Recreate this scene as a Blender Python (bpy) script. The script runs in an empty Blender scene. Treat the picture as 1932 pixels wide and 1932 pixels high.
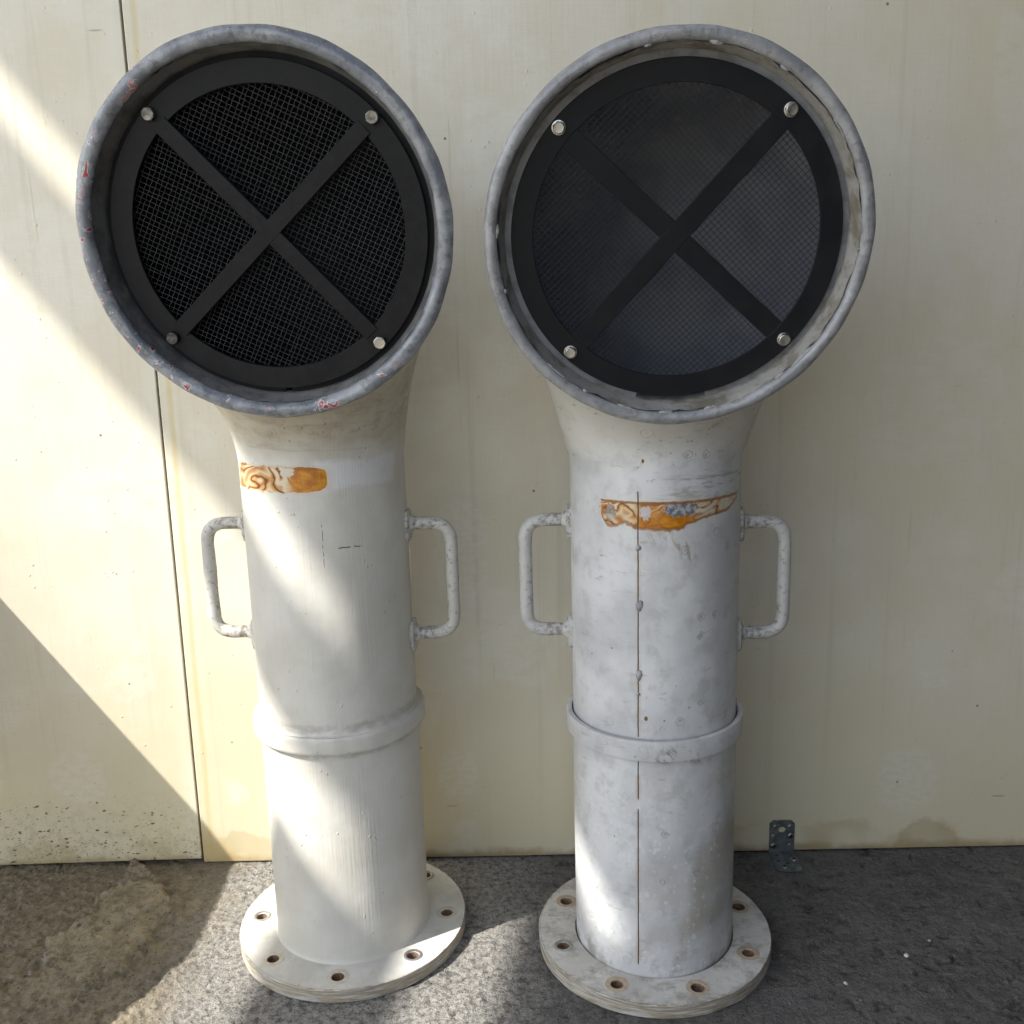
import bpy, bmesh, math, random
import numpy as np
from mathutils import Vector, Matrix, geometry
R = math.radians
sc = bpy.context.scene
COL = sc.collection
random.seed(7)
RNG = np.random.RandomState(11)

# ------------------------------------------------------------------ camera
CAM_H, PITCH, ROLL, FPX = 0.90614, 0.21412, 0.0287, 1865.997 / 1932
cam_d = bpy.data.cameras.new('camera')
cam_d.sensor_width = 36.0
cam_d.lens = 36.0 * FPX
cam_d.clip_start, cam_d.clip_end = 0.02, 500
cam = bpy.data.objects.new('camera', cam_d)
COL.objects.link(cam)
fw = Vector((0, math.cos(PITCH), -math.sin(PITCH)))
up = Vector((0, math.sin(PITCH), math.cos(PITCH)))
rt = Vector((1, 0, 0))
r2, u2 = rt * math.cos(ROLL) - up * math.sin(ROLL), up * math.cos(ROLL) + rt * math.sin(ROLL)
cam.matrix_world = Matrix(((r2.x, u2.x, -fw.x, 0), (r2.y, u2.y, -fw.y, 0), (r2.z, u2.z, -fw.z, CAM_H), (0, 0, 0, 1)))
sc.camera = cam

# ------------------------------------------------------------------ light
SUN_AZ, SUN_EL = R(29), R(45.5)          # travel azimuth (from +X towards +Y), elevation
w = bpy.data.worlds.new('World'); sc.world = w; w.use_nodes = True
nt = w.node_tree
bg = nt.nodes['Background']
sky = nt.nodes.new('ShaderNodeTexSky')
sky.sky_type = 'NISHITA'; sky.sun_disc = False
sky.sun_elevation = SUN_EL
sky.sun_rotation = R(270) - SUN_AZ
hz = nt.nodes.new('ShaderNodeHueSaturation'); hz.inputs['Saturation'].default_value = 0.64
nt.links.new(sky.outputs[0], hz.inputs['Color']); nt.links.new(hz.outputs[0], bg.inputs[0])
bg.inputs[1].default_value = 0.15
sd = bpy.data.lights.new('sun', 'SUN')
sd.energy = 3.9; sd.angle = R(0.53); sd.color = (1.0, 0.95, 0.87)
sun = bpy.data.objects.new('sun', sd); COL.objects.link(sun)
sdir = Vector((math.cos(SUN_EL) * math.cos(SUN_AZ), math.cos(SUN_EL) * math.sin(SUN_AZ), -math.sin(SUN_EL)))
sun.rotation_euler = sdir.to_track_quat('-Z', 'Y').to_euler()
sun.location = (-4, -2, 6)
sc.view_settings.view_transform = 'Standard'
sc.view_settings.look = 'None'
sc.view_settings.exposure = 1.25
sc.view_settings.gamma = 1.0
sc.view_settings.use_curve_mapping = False

sc.cycles.max_bounces = 7; sc.cycles.diffuse_bounces = 4; sc.cycles.use_denoising = True

# ------------------------------------------------------------------ node helpers
class V:
    """a socket with arithmetic"""
    def __init__(s, t, sock): s.t, s.s = t, sock
    def _m(s, op, o, swap=False): return s.t.math(op, o, s) if swap else s.t.math(op, s, o)
    def __add__(s, o): return s._m('ADD', o)
    def __radd__(s, o): return s._m('ADD', o)
    def __sub__(s, o): return s._m('SUBTRACT', o)
    def __rsub__(s, o): return s._m('SUBTRACT', o, True)
    def __mul__(s, o): return s._m('MULTIPLY', o)
    def __rmul__(s, o): return s._m('MULTIPLY', o)
    def __truediv__(s, o): return s._m('DIVIDE', o)
    def __neg__(s): return s._m('MULTIPLY', -1)

class T:
    def __init__(s, name):
        s.m = bpy.data.materials.new(name); s.m.use_nodes = True
        s.nt = s.m.node_tree; s.N = s.nt.nodes; s.L = s.nt.links
        s.b = s.N['Principled BSDF']
        tc = s.N.new('ShaderNodeTexCoord')
        s.P = V(s, tc.outputs['Object'])
        sp = s.N.new('ShaderNodeSeparateXYZ'); s.L.new(tc.outputs['Object'], sp.inputs[0])
        s.x, s.y, s.z = (V(s, o) for o in sp.outputs)
    def put(s, sock, v):
        if isinstance(v, V): s.L.new(v.s, sock)
        elif isinstance(v, (tuple, list)) and sock.type == 'RGBA' and len(v) == 3: sock.default_value = (*v, 1)
        else: sock.default_value = v
    def math(s, op, a, b=0.0, c=None):
        n = s.N.new('ShaderNodeMath'); n.operation = op
        s.put(n.inputs[0], a); s.put(n.inputs[1], b)
        if c is not None: s.put(n.inputs[2], c)
        return V(s, n.outputs[0])
    def mn(s, a, b): return s.math('MINIMUM', a, b)
    def mx(s, a, b): return s.math('MAXIMUM', a, b)
    def ab(s, a): return s.math('ABSOLUTE', a)
    def comb(s, x, y, z):
        n = s.N.new('ShaderNodeCombineXYZ')
        for i, v in enumerate((x, y, z)): s.put(n.inputs[i], v)
        return V(s, n.outputs[0])
    def scl(s, vec, k):
        n = s.N.new('ShaderNodeVectorMath'); n.operation = 'MULTIPLY'
        s.put(n.inputs[0], vec); n.inputs[1].default_value = k if isinstance(k, tuple) else (k, k, k)
        return V(s, n.outputs[0])
    def noise(s, vec, scale=1.0, det=3.0, rough=0.55, dist=0.0):
        n = s.N.new('ShaderNodeTexNoise'); s.put(n.inputs['Vector'], vec)
        n.inputs['Scale'].default_value = scale; n.inputs['Detail'].default_value = det
        n.inputs['Roughness'].default_value = rough; n.inputs['Distortion'].default_value = dist
        return V(s, n.outputs[0])
    def vor(s, vec, scale, feat='F1', rnd=1.0, out='Distance'):
        n = s.N.new('ShaderNodeTexVoronoi'); n.feature = feat; s.put(n.inputs['Vector'], vec)
        n.inputs['Scale'].default_value = scale; n.inputs['Randomness'].default_value = rnd
        return V(s, n.outputs[out])
    def st(s, x, a, b, lo=0.0, hi=1.0):
        """smoothstep a..b -> lo..hi"""
        n = s.N.new('ShaderNodeMapRange'); n.interpolation_type = 'SMOOTHSTEP'
        s.put(n.inputs[0], x)
        if a > b: a, b, lo, hi = b, a, hi, lo
        for i, v in enumerate((a, b, lo, hi)): n.inputs[i + 1].default_value = v
        return V(s, n.outputs[0])
    def box(s, x, a, b, e): return s.st(x, a - e, a + e) * s.st(x, b + e, b - e)
    def mix(s, f, a, b):
        n = s.N.new('ShaderNodeMix'); n.data_type = 'RGBA'
        s.put(n.inputs[0], f); s.put(n.inputs[6], a); s.put(n.inputs[7], b)
        return V(s, n.outputs[2])
    def ramp(s, x, stops):
        n = s.N.new('ShaderNodeValToRGB'); s.put(n.inputs[0], x)
        e = n.color_ramp.elements
        while len(e) < len(stops): e.new(0.5)
        for el, (p, c) in zip(e, stops):
            el.position = p; el.color = (*c, 1) if isinstance(c, (tuple, list)) else (c, c, c, 1)
        return V(s, n.outputs[0])
    def attr(s, name):
        n = s.N.new('ShaderNodeAttribute'); n.attribute_name = name
        return V(s, n.outputs['Fac'])
    def bump(s, h, dist=0.001, strength=1.0, normal=None):
        n = s.N.new('ShaderNodeBump'); s.put(n.inputs['Height'], h)
        n.inputs['Distance'].default_value = dist; n.inputs['Strength'].default_value = strength
        if normal: s.put(n.inputs['Normal'], normal)
        return V(s, n.outputs[0])
    def out(s, col, rough=0.5, metal=0.0, normal=None, spec=None):
        s.put(s.b.inputs['Base Color'], col); s.put(s.b.inputs['Roughness'], rough)
        s.put(s.b.inputs['Metallic'], metal)
        if normal: s.put(s.b.inputs['Normal'], normal)
        if spec is not None: s.b.inputs['Specular IOR Level'].default_value = spec
        return s.m
    def theta(s, shift):
        """degrees round the pipe, 0 at the front, + to the right"""
        return s.math('ARCTAN2', s.x, -s.y) * (180 / math.pi) + shift

# ------------------------------------------------------------------ mesh helpers
class MB:
    def __init__(s): s.v, s.f, s.mi = [], [], []
    def add(s, vs, fs, mi=0):
        o = len(s.v); s.v += [tuple(map(float, p)) for p in vs]
        s.f += [tuple(i + o for i in f) for f in fs]; s.mi += [mi] * len(fs)
    def rings(s, rings, closed=True, cap0=False, cap1=False, mi=0, flip=False):
        n = len(rings[0]); vs = [p for r in rings for p in r]; fs = []
        for a in range(len(rings) - 1):
            for i in range(n if closed else n - 1):
                j = (i + 1) % n
                q = (a * n + i, a * n + j, (a + 1) * n + j, (a + 1) * n + i)
                fs.append(q[::-1] if flip else q)
        if cap0: fs.append(tuple(range(n))[::-1])
        if cap1: fs.append(tuple((len(rings) - 1) * n + i for i in range(n)))
        s.add(vs, fs, mi)
    def lathe(s, prof, seg=96, mi=0, wob=None):
        rs = []
        for r, z in prof:
            ring = []
            for i in range(seg):
                a = 2 * math.pi * i / seg
                rr = r + (wob(a, z) if wob else 0)
                ring.append((rr * math.cos(a), rr * math.sin(a), z))
            rs.append(ring)
        s.rings(rs, mi=mi)
    def tube(s, path, rad, sides=10, caps=True, mi=0):
        path = [Vector(p) for p in path]; rs = []
        ref = Vector((0.123, 0.9, 0.31)).normalized()
        prev = None
        for i, p in enumerate(path):
            t = (path[min(i + 1, len(path) - 1)] - path[max(i - 1, 0)]).normalized()
            if prev is None:
                a = t.cross(ref).normalized()
            else:
                a = (prev - t * prev.dot(t)).normalized()
            prev = a; b = t.cross(a)
            r = rad[i] if isinstance(rad, (list, tuple)) else rad
            rs.append([p + a * (r * math.cos(k * 2 * math.pi / sides)) + b * (r * math.sin(k * 2 * math.pi / sides)) for k in range(sides)])
        s.rings(rs, cap0=caps, cap1=caps, mi=mi)
    def box(s, lo, hi, mi=0):
        (a, b, c), (d, e, f) = lo, hi
        s.add([(a, b, c), (d, b, c), (d, e, c), (a, e, c), (a, b, f), (d, b, f), (d, e, f), (a, e, f)],
              [(0, 3, 2, 1), (4, 5, 6, 7), (0, 1, 5, 4), (1, 2, 6, 5), (2, 3, 7, 6), (3, 0, 4, 7)], mi)
    def xf(s, fn): s.v = [tuple(fn(p)) for p in s.v]
    def build(s, name, mats, parent=None, smooth=40, bevel=None):
        me = bpy.data.meshes.new(name)
        me.from_pydata(s.v, [], s.f)
        mats = mats if isinstance(mats, (list, tuple)) else [mats]
        for m in mats: me.materials.append(m)
        if len(mats) > 1: me.polygons.foreach_set('material_index', s.mi)
        bm = bmesh.new(); bm.from_mesh(me)
        bmesh.ops.recalc_face_normals(bm, faces=bm.faces); bm.to_mesh(me); bm.free()
        if smooth:
            me.shade_smooth(); me.set_sharp_from_angle(angle=R(smooth))
        o = bpy.data.objects.new(name, me); COL.objects.link(o)
        if parent: o.parent = parent
        if bevel:
            b = o.modifiers.new('bevel', 'BEVEL'); b.width = bevel; b.segments = 2; b.limit_method = 'ANGLE'; b.angle_limit = R(50)
        return o

def tag(o, label=None, cat=None, group=None, kind=None):
    if label: o['label'] = label
    if cat: o['category'] = cat
    if group: o['group'] = group
    if kind: o['kind'] = kind
    return o

def empty(name, loc, rz=0):
    o = bpy.data.objects.new(name, None); COL.objects.link(o)
    o.location = loc; o.rotation_euler = (0, 0, rz); o.empty_display_size = 0.05
    return o

# numpy gradient-free value noise
def vnoise(x, y, seed):
    rs = np.random.RandomState(seed); tab = rs.rand(256, 256)
    xi, yi = np.floor(x).astype(int), np.floor(y).astype(int)
    fx, fy = x - xi, y - yi
    fx, fy = fx * fx * (3 - 2 * fx), fy * fy * (3 - 2 * fy)
    g = lambda a, b: tab[a & 255, b & 255]
    return (g(xi, yi) * (1 - fx) * (1 - fy) + g(xi + 1, yi) * fx * (1 - fy) + g(xi, yi + 1) * (1 - fx) * fy + g(xi + 1, yi + 1) * fx * fy) * 2 - 1
def fbm(x, y, f, oct, seed, gain=0.5):
    t = 0; a = 1.0; n = 0
    for k in range(oct):
        t = t + a * vnoise(x * f * 2 ** k + 13.7 * k, y * f * 2 ** k + 5.1 * k, seed + k); n += a; a *= gain
    return t / n

# ------------------------------------------------------------------ ground
WY, WYAW = 1.47756, -0.01507
PATCH = [(-0.646, 1.49), (-0.61, 1.464), (-0.573, 1.414), (-0.547, 1.381), (-0.536, 1.348), (-0.553, 1.309), (-0.55, 1.276), (-0.552, 1.219), (-0.585, 1.199), (-0.595, 1.156), (-0.612, 1.118), (-0.66, 1.05), (-0.75, 1.08), (-0.72, 1.19), (-0.68, 1.233), (-0.704, 1.289), (-0.681, 1.305), (-0.677, 1.333), (-0.669, 1.354), (-0.666, 1.402), (-0.644, 1.441)]
VENTS = dict(L=(-0.25064, 1.30621), R=(0.18547, 1.25909))

def poly_sd(px, py, poly):
    d = np.full(px.shape, 1e9); inside = np.zeros(px.shape, bool)
    n = len(poly)
    for i in range(n):
        ax, ay = poly[i]; bx, by = poly[(i + 1) % n]
        ex, ey = bx - ax, by - ay
        t = np.clip(((px - ax) * ex + (py - ay) * ey) / (ex * ex + ey * ey), 0, 1)
        d = np.minimum(d, np.hypot(px - ax - t * ex, py - ay - t * ey))
        c = ((ay > py) != (by > py)) & (px < ex * (py - ay) / (ey + 1e-12) + ax)
        inside ^= c
    return np.where(inside, d, -d)

def ground_fn(x, y):
    """height and patch mask"""
    h = 0.0016 * fbm(x, y, 14, 2, 3) + 0.0010 * fbm(x, y, 60, 2, 21, 0.6) + 0.0016 * fbm(x, y, 170, 2, 41, 0.8)
    pits = np.clip(fbm(x, y, 95, 3, 77, 0.65) - 0.20, 0, 1); h = h - 0.008 * pits
    sd = poly_sd(x, y, PATCH) + 0.016 * fbm(x, y, 40, 4, 91, 0.7)
    m = np.clip((sd + 0.001) / 0.006, 0, 1); m = m * m * (3 - 2 * m)
    fade = np.clip((y - 1.12) / 0.16, 0, 1)
    edge = np.exp(-(sd / 0.010) ** 2)
    crumb = np.clip(fbm(x, y, 120, 2, 55, 0.6), -0.2, 1)
    left = np.clip((-0.40 - x) / 0.12, 0, 1)
    h = h + m * fade * (0.0065 + 0.003 * fbm(x, y, 30, 3, 8, 0.6)) * np.clip(sd / 0.05 + 0.75, 0, 1.2) + (edge * left * 0.009 + left * 0.0035) * crumb
    h = h + left * 0.0028 * np.clip(fbm(x, y, 28, 3, 5, 0.6), 0, 1)
    for cx, cy in VENTS.values():
        d = np.hypot(x - cx, y - cy)
        k = np.clip((0.215 - d) / 0.035, 0, 1)
        h = h * (1 - k) + k * np.minimum(h * 0.6 - 0.0012, -0.0004)
    k = np.clip((y - 1.455) / 0.02, 0, 1)
    h = np.where(h > 0.0005, h * (1 - 0.8 * k * (1 - m)), h)
    bk = np.clip((0.045 - np.abs(x - 0.427)) / 0.012, 0, 1) * np.clip((y - 1.385) / 0.012, 0, 1)
    h = h * (1 - bk) + bk * np.minimum(h * 0.3, -0.0004)
    return h, m * fade, left

def build_ground():
    xs = np.concatenate([[-60, -20, -8, -4, -2.2, -1.5], np.arange(-1.1, -0.36, 0.0022), np.arange(-0.36, 1.0, 0.003), [1.3, 2, 4, 8, 20, 60]])
    ys = np.concatenate([[-60, -20, -8, -4, -2, -0.8, 0, 0.5, 0.8], np.arange(0.98, 1.54, 0.0023), [1.8, 3]])
    X, Y = np.meshgrid(xs, ys, indexing='ij')
    Z, M, LF = ground_fn(X, Y)
    far = (X < -1.1) | (X > 1.0) | (Y < 0.98)
    Z = np.where(far, np.minimum(Z, 0) * 0.5, Z)
    nx, ny = len(xs), len(ys)
    v = np.stack([X, Y, Z], -1).reshape(-1, 3)
    i, j = np.meshgrid(np.arange(nx - 1), np.arange(ny - 1), indexing='ij')
    a = (i * ny + j).ravel()
    f = np.stack([a, a + ny, a + ny + 1, a + 1], 1)
    me = bpy.data.meshes.new('ground')
    me.from_pydata(v.tolist(), [], f.tolist())
    me.shade_smooth()
    at = me.attributes.new('patch', 'FLOAT', 'POINT'); at.data.foreach_set('value', M.ravel().astype(np.float32))
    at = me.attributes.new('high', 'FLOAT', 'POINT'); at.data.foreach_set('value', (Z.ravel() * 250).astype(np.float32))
    t = T('worn_concrete')
    P = t.P
    big = t.noise(P, 5, 4); mid = t.noise(P, 38, 4, 0.65); fine = t.noise(P, 420, 3, 0.7)
    spk = t.vor(P, 260); hi = t.attr('high')
    col = t.mix(t.st(mid, 0.35, 0.68), (0.122, 0.117, 0.111), (0.182, 0.176, 0.166))
    col = t.mix(t.st(big, 0.40, 0.65) * 0.5, col, (0.205, 0.198, 0.185))
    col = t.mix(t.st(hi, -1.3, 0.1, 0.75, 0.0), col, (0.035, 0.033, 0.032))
    # pale cement film between the two bases, also painting the sun patch brighter
    wear = t.box(t.x + 0.25 * (t.noise(P, 9, 3) - 0.5), -0.50, 0.03, 0.08)
    col = t.mix(wear * t.st(t.noise(P, 110, 4, 0.7), 0.34, 0.60) * 0.85, col, (0.40, 0.385, 0.355))
    gn = t.noise(P, 240, 5, 0.75)
    col = t.mix(t.st(gn, 0.47, 0.36) * 0.55, col, (0.045, 0.043, 0.042))
    col = t.mix(t.st(gn, 0.56, 0.68) * 0.40, col, (0.32, 0.31, 0.29))
    # brown dust in the left corner
    left = t.st(t.x + 0.12 * (t.noise(P, 12, 3) - 0.5), -0.42, -0.56)
    dust = t.mix(t.st(t.noise(P, 60, 4, 0.7), 0.35, 0.65), (0.21, 0.175, 0.118), (0.35, 0.297, 0.208))
    col = t.mix(left * 0.92, col, dust)
    col = t.mix(t.attr('patch') * t.st(t.noise(P, 60, 5, 0.75), 0.30, 0.58) * 0.8, col, t.mix(t.st(t.noise(P, 25, 3), 0.4, 0.6), (0.34, 0.285, 0.195), (0.44, 0.38, 0.275)))
    col = t.mix(t.st(t.x, -0.92, -1.1) * 0.9, col, t.mix(t.st(mid, 0.4, 0.6), (0.36, 0.32, 0.25), (0.46, 0.42, 0.34)))  # pale ground out of view, added to bounce warm sunlight onto the wall
    # aggregate: pale and dark grains
    vc = t.vor(P, 300, out='Color')
    sp = t.N.new('ShaderNodeSeparateColor'); t.L.new(vc.s, sp.inputs[0])
    rnd = V(t, sp.outputs[0])
    col = t.mix(t.st(spk, 0.34, 0.22) * t.st(rnd, 0.945, 0.955) * 0.6, col, (0.30, 0.29, 0.275))
    col = t.mix(t.st(spk, 0.40, 0.28) * t.st(rnd, 0.14, 0.10) * 0.8, col, (0.022, 0.022, 0.024))
    col = t.mix(t.st(fine, 0.58, 0.75) * 0.35, col, (0.34, 0.33, 0.31))
    nrm = t.bump(fine + t.noise(P, 200, 5, 0.75) * 1.8, 0.0026, 1.0)
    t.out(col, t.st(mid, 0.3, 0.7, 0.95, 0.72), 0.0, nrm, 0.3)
    me.materials.append(t.m)
    o = bpy.data.objects.new('ground', me); COL.objects.link(o)
    return tag(o, 'worn rough grey concrete ground with a crumbling pale patch at the left', 'ground', kind='structure')
build_ground()

# ------------------------------------------------------------------ wall panels
SCUFF_SHEEN = [(0.625, 0.125, 0.055, 0.06), (-0.10, 0.150, 0.035, 0.05), (0.66, 0.30, 0.03, 0.02), (-0.08, 0.52, 0.05, 0.09), (-0.72, 0.16, 0.05, 0.05), (-0.46, 0.125, 0.02, 0.022)]  # pale scuffs, with glossy sheen between the vents painted into the colour
def wall_material(name, left):
    t = T(name)
    x, z = t.x, t.z
    P2 = t.comb(x, 0.0, z)
    cloud = t.noise(P2, 2.6, 4, 0.6); cl2 = t.noise(t.scl(P2, (1, 1, 0.45)), 9, 4, 0.6, 0.4)
    col = t.mix(t.st(cloud, 0.35, 0.68), (0.635, 0.58, 0.445), (0.695, 0.655, 0.555))
    col = t.mix(t.st(cl2, 0.52, 0.66) * 0.30, col, (0.68, 0.665, 0.585))
    # roller stripes and cloth-like weave
    stripe = t.noise(t.scl(P2, (46, 1, 1.2)), 1, 4, 0.65)
    weave = t.noise(t.scl(P2, (420, 1, 26)), 1, 2, 0.6) + t.noise(t.scl(P2, (30, 1, 480)), 1, 2, 0.6)
    col = t.mix(t.st(stripe, 0.54, 0.70) * 0.34, col, (0.50, 0.465, 0.36))
    col = t.mix(t.st(weave, 0.85, 1.25) * 0.15, col, (0.50, 0.47, 0.37))
    # yellowed paint low on the board
    low = t.st(z + 0.16 * (t.noise(P2, 5, 3) - 0.5), 0.48, 0.06)
    col = t.mix(low * 0.60, col, (0.60, 0.53, 0.335))
    # repainted, glossier patches
    pn = t.noise(t.comb(x * 1.0, 3.3, z * 0.8), 6.5, 2, 0.4)
    patch = t.st(pn, 0.57, 0.63)
    col = t.mix(patch * t.st(t.noise(t.scl(P2, (20, 1, 40)), 1, 4, 0.7), 0.36, 0.56) * 0.30, col, (0.71, 0.70, 0.63))
    # runs / drips
    drip = t.st(t.noise(t.scl(P2, (75, 1, 1.6)), 1, 2, 0.5), 0.66, 0.72) * t.st(t.noise(P2, 7, 2), 0.5, 0.6)
    col = t.mix(drip * 0.30, col, (0.52, 0.45, 0.28))
    # damp brown line at the foot
    foot = t.st(z + 0.035 * (t.noise(P2, 22, 4, 0.65) - 0.5), 0.022, 0.004)
    col = t.mix(foot * 0.75, col, (0.30, 0.215, 0.105))
    foot2 = t.st(z + 0.09 * (t.noise(P2, 14, 3, 0.6) - 0.5), 0.052, 0.040) * t.st(t.noise(P2, 6, 2), 0.48, 0.56)
    col = t.mix(foot2 * 0.40, col, (0.42, 0.32, 0.16))
    # specks and short scratches
    sx = t.scl(P2, (1, 1, 1.0)); vd = t.vor(sx, 26); 
    vcn = t.N.new('ShaderNodeSeparateColor'); t.L.new(t.vor(sx, 26, out='Color').s, vcn.inputs[0])
    rr = V(t, vcn.outputs[0])
    col = t.mix(t.st(vd, 0.065, 0.035) * t.st(rr, 0.80, 0.82), col, (0.16, 0.13, 0.09))
    sv = t.scl(P2, (9, 1, 70)); vd2 = t.vor(sv, 1.0)
    vcn2 = t.N.new('ShaderNodeSeparateColor'); t.L.new(t.vor(sv, 1.0, out='Color').s, vcn2.inputs[0])
    col = t.mix(t.st(vd2, 0.14, 0.06) * t.st(V(t, vcn2.outputs[0]), 0.955, 0.96) * 0.6, col, (0.22, 0.19, 0.13))
    hb = weave * 0.16 + stripe * 0.75 + patch * 0.30 + drip * 0.3
    if left:
        # mud splashes thrown up at the foot
        near = t.st(z, 0.17, 0.01)
        dd = None
        for k, (sc_, th) in enumerate(((70, 0.80), (130, 0.62), (240, 0.62))):
            wz_ = 0.012 * (t.noise(P2, 90 * (k + 1), 2) - 0.5); pv = t.comb(x * 0.9 + 0.37 * k + wz_, 1.7 * k, z * 1.7 + wz_)
            d = t.vor(pv, sc_); cs = t.N.new('ShaderNodeSeparateColor'); t.L.new(t.vor(pv, sc_, out='Color').s, cs.inputs[0])
            m = t.st(d, 0.26, 0.14) * t.st(V(t, cs.outputs[0]) + near * 0.62 * t.st(x, -0.40, -0.80, 0.72, 1.0), 1.06, 1.10)
            dd = m if dd is None else t.mx(dd, m)
        col = t.mix(dd * 0.9, col, (0.085, 0.066, 0.036))
        col = t.mix(near * t.st(t.noise(P2, 60, 4, 0.7), 0.45, 0.62) * 0.40, col, (0.36, 0.30, 0.18))
        hb = hb + dd * 0.8
        ed = t.st(x, -0.560, -0.534)
        col = t.mix(ed * t.st(t.noise(t.scl(P2, (20, 1, 6)), 1, 3), 0.35, 0.6) * 0.5, col, (0.70, 0.68, 0.58))
    else:
        e0 = x + 0.529 - z * 0.0076
        line = t.box(e0 + 0.012 * (t.noise(t.scl(P2, (4, 1, 7)), 1, 2) - 0.5), 0.012, 0.020, 0.003)
        col = t.mix(line * 0.55, col, (0.58, 0.47, 0.22))
        corner = t.st(z + e0 * 0.6 + 0.05 * (t.noise(P2, 20, 3) - 0.5), 0.085, 0.04) * t.st(e0, 0.16, 0.0)
        col = t.mix(corner * 0.75, col, (0.46, 0.34, 0.15))
        # one brown water mark at the foot on the right
        wm = t.math('ADD', t.math('POWER', t.ab((x - 0.665) / 0.055), 2.0), t.math('POWER', z / 0.055, 2.0)) + 1.7 * (t.noise(P2, 24, 4, 0.65) - 0.5)
        col = t.mix(t.st(wm, 1.15, 0.75) * 0.40, col, (0.34, 0.27, 0.15))
        col = t.mix(t.box(wm, 0.80, 1.0, 0.12) * 0.15, col, (0.24, 0.18, 0.09))
    for cx_, cz_, rx_, rz_ in SCUFF_SHEEN:
        em = t.math('POWER', t.ab((x - cx_) / rx_), 2.5) + t.math('POWER', t.ab((z - cz_) / rz_), 2.5) + 1.2 * (t.noise(P2, 28, 5, 0.7) - 0.5)
        col = t.mix(t.st(em, 1.0, 0.55) * t.st(t.noise(t.scl(P2, (60, 1, 120)), 1, 4, 0.7), 0.40, 0.58) * 0.30, col, (0.72, 0.71, 0.655))
    lump = t.noise(P2, 55, 3, 0.5)
    n1 = t.bump(hb, 0.0007, 0.8)
    n1 = t.bump(t.st(t.vor(P2, 60), 0.16, 0.05) * t.st(t.noise(P2, 14, 2), 0.52, 0.6) + lump * 0.5, 0.0010, 0.6, n1)
    rough = t.st(cloud, 0.35, 0.65, 0.40, 0.30) + patch * -0.08 + t.st(weave, 0.8, 1.2, 0.0, 0.08)
    return t.out(col, rough, 0.0, n1, 0.5)

def wall_panel(name, x0, x1, e0, e1, zb0, zb1, mat, depth=0.024):
    """board with front face on y=0 of the wall frame; e = (x at z=0, dx/dz) of the seam side"""
    m = MB(); H = 2.9
    pts = [(x0[0], zb0), (x1[0], zb1), (x1[0] + x1[1] * H, H), (x0[0] + x0[1] * H, H)]
    m.add([(a, 0, b) for a, b in pts] + [(a, depth, b) for a, b in pts],
          [(0, 1, 2, 3), (7, 6, 5, 4), (0, 4, 5, 1), (1, 5, 6, 2), (2, 6, 7, 3), (3, 7, 4, 0)])
    o = m.build(name, mat, smooth=None, bevel=0.0012)
    o.location = (0, WY, 0); o.rotation_euler = (0, 0, WYAW)
    return o
pl = wall_panel('wall_panel', (-3.2, 0), (-0.5315, 0.0076), 0, 0, -0.001, 0.0095, wall_material('cream_paint_splashed', True))
pl.data.vertices[0].co.z = -0.028; pl.data.vertices[4].co.z = -0.028
tag(pl, 'cream painted wall board left of the seam with dark splashes along its foot', 'wall panel', 'cream painted wall boards')
pr = wall_panel('wall_panel', (-0.5282, 0.0076), (3.4, 0), 0, 0, 0.003, 0.003, wall_material('cream_paint', False))
tag(pr, 'wide cream painted wall board behind the two ventilators, right of the seam', 'wall panel', 'cream painted wall boards')
t = T('dark_backing'); t.out((0.03, 0.027, 0.022), 0.9)
m = MB(); m.box((-3.3, 0.026, -0.02), (3.5, 0.14, 3.0))
wb = m.build('backing_wall', t.m, smooth=None)
wb.location = (0, WY, 0); wb.rotation_euler = (0, 0, WYAW)
tag(wb, 'dark backing wall seen only through the narrow seam between the cream boards', 'wall')

# ------------------------------------------------------------------ materials for the ventilators
def specks(t, vec, scale, size, keep, soft=0.4):
    d = t.vor(vec, scale); cs = t.N.new('ShaderNodeSeparateColor'); t.L.new(t.vor(vec, scale, out='Color').s, cs.inputs[0])
    return t.st(d, size, size * soft) * t.st(V(t, cs.outputs[0]), 1 - keep, 1 - keep + 0.004)

def rust_fill(t, u, z, split):
    """swirled rust: cream, ochre and orange between dark brown contour lines"""
    q = t.comb(u * 26, z * 48, 0.3)
    n = t.noise(q, 0.8, 1.5, 0.45, 0.8)
    f = t.math('FRACT', n * 6.5)
    base = t.ramp(n, [(0.30, (0.55, 0.47, 0.36)), (0.38, (0.46, 0.19, 0.028)), (0.435, (0.60, 0.50, 0.33)), (0.50, (0.60, 0.53, 0.39)), (0.545, (0.50, 0.21, 0.02)), (0.60, (0.60, 0.49, 0.30)), (0.66, (0.36, 0.115, 0.010)), (0.74, (0.50, 0.44, 0.36))])
    solid = t.mix(t.st(t.noise(q, 2.2, 4, 0.6), 0.35, 0.65), (0.37, 0.115, 0.004), (0.56, 0.235, 0.012))
    base = t.mix(split, base, solid)
    line = t.st(t.ab(f - 0.5), 0.13, 0.04) * (1.0 - split * 0.8)
    line2 = t.st(t.ab(f - 0.5), 0.35, 0.08) * (1.0 - split * 0.6)
    base = t.mix(line2 * 0.70, base, (0.46, 0.165, 0.008))
    base = t.mix(line * 0.9, base, (0.085, 0.034, 0.012))
    return base

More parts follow.
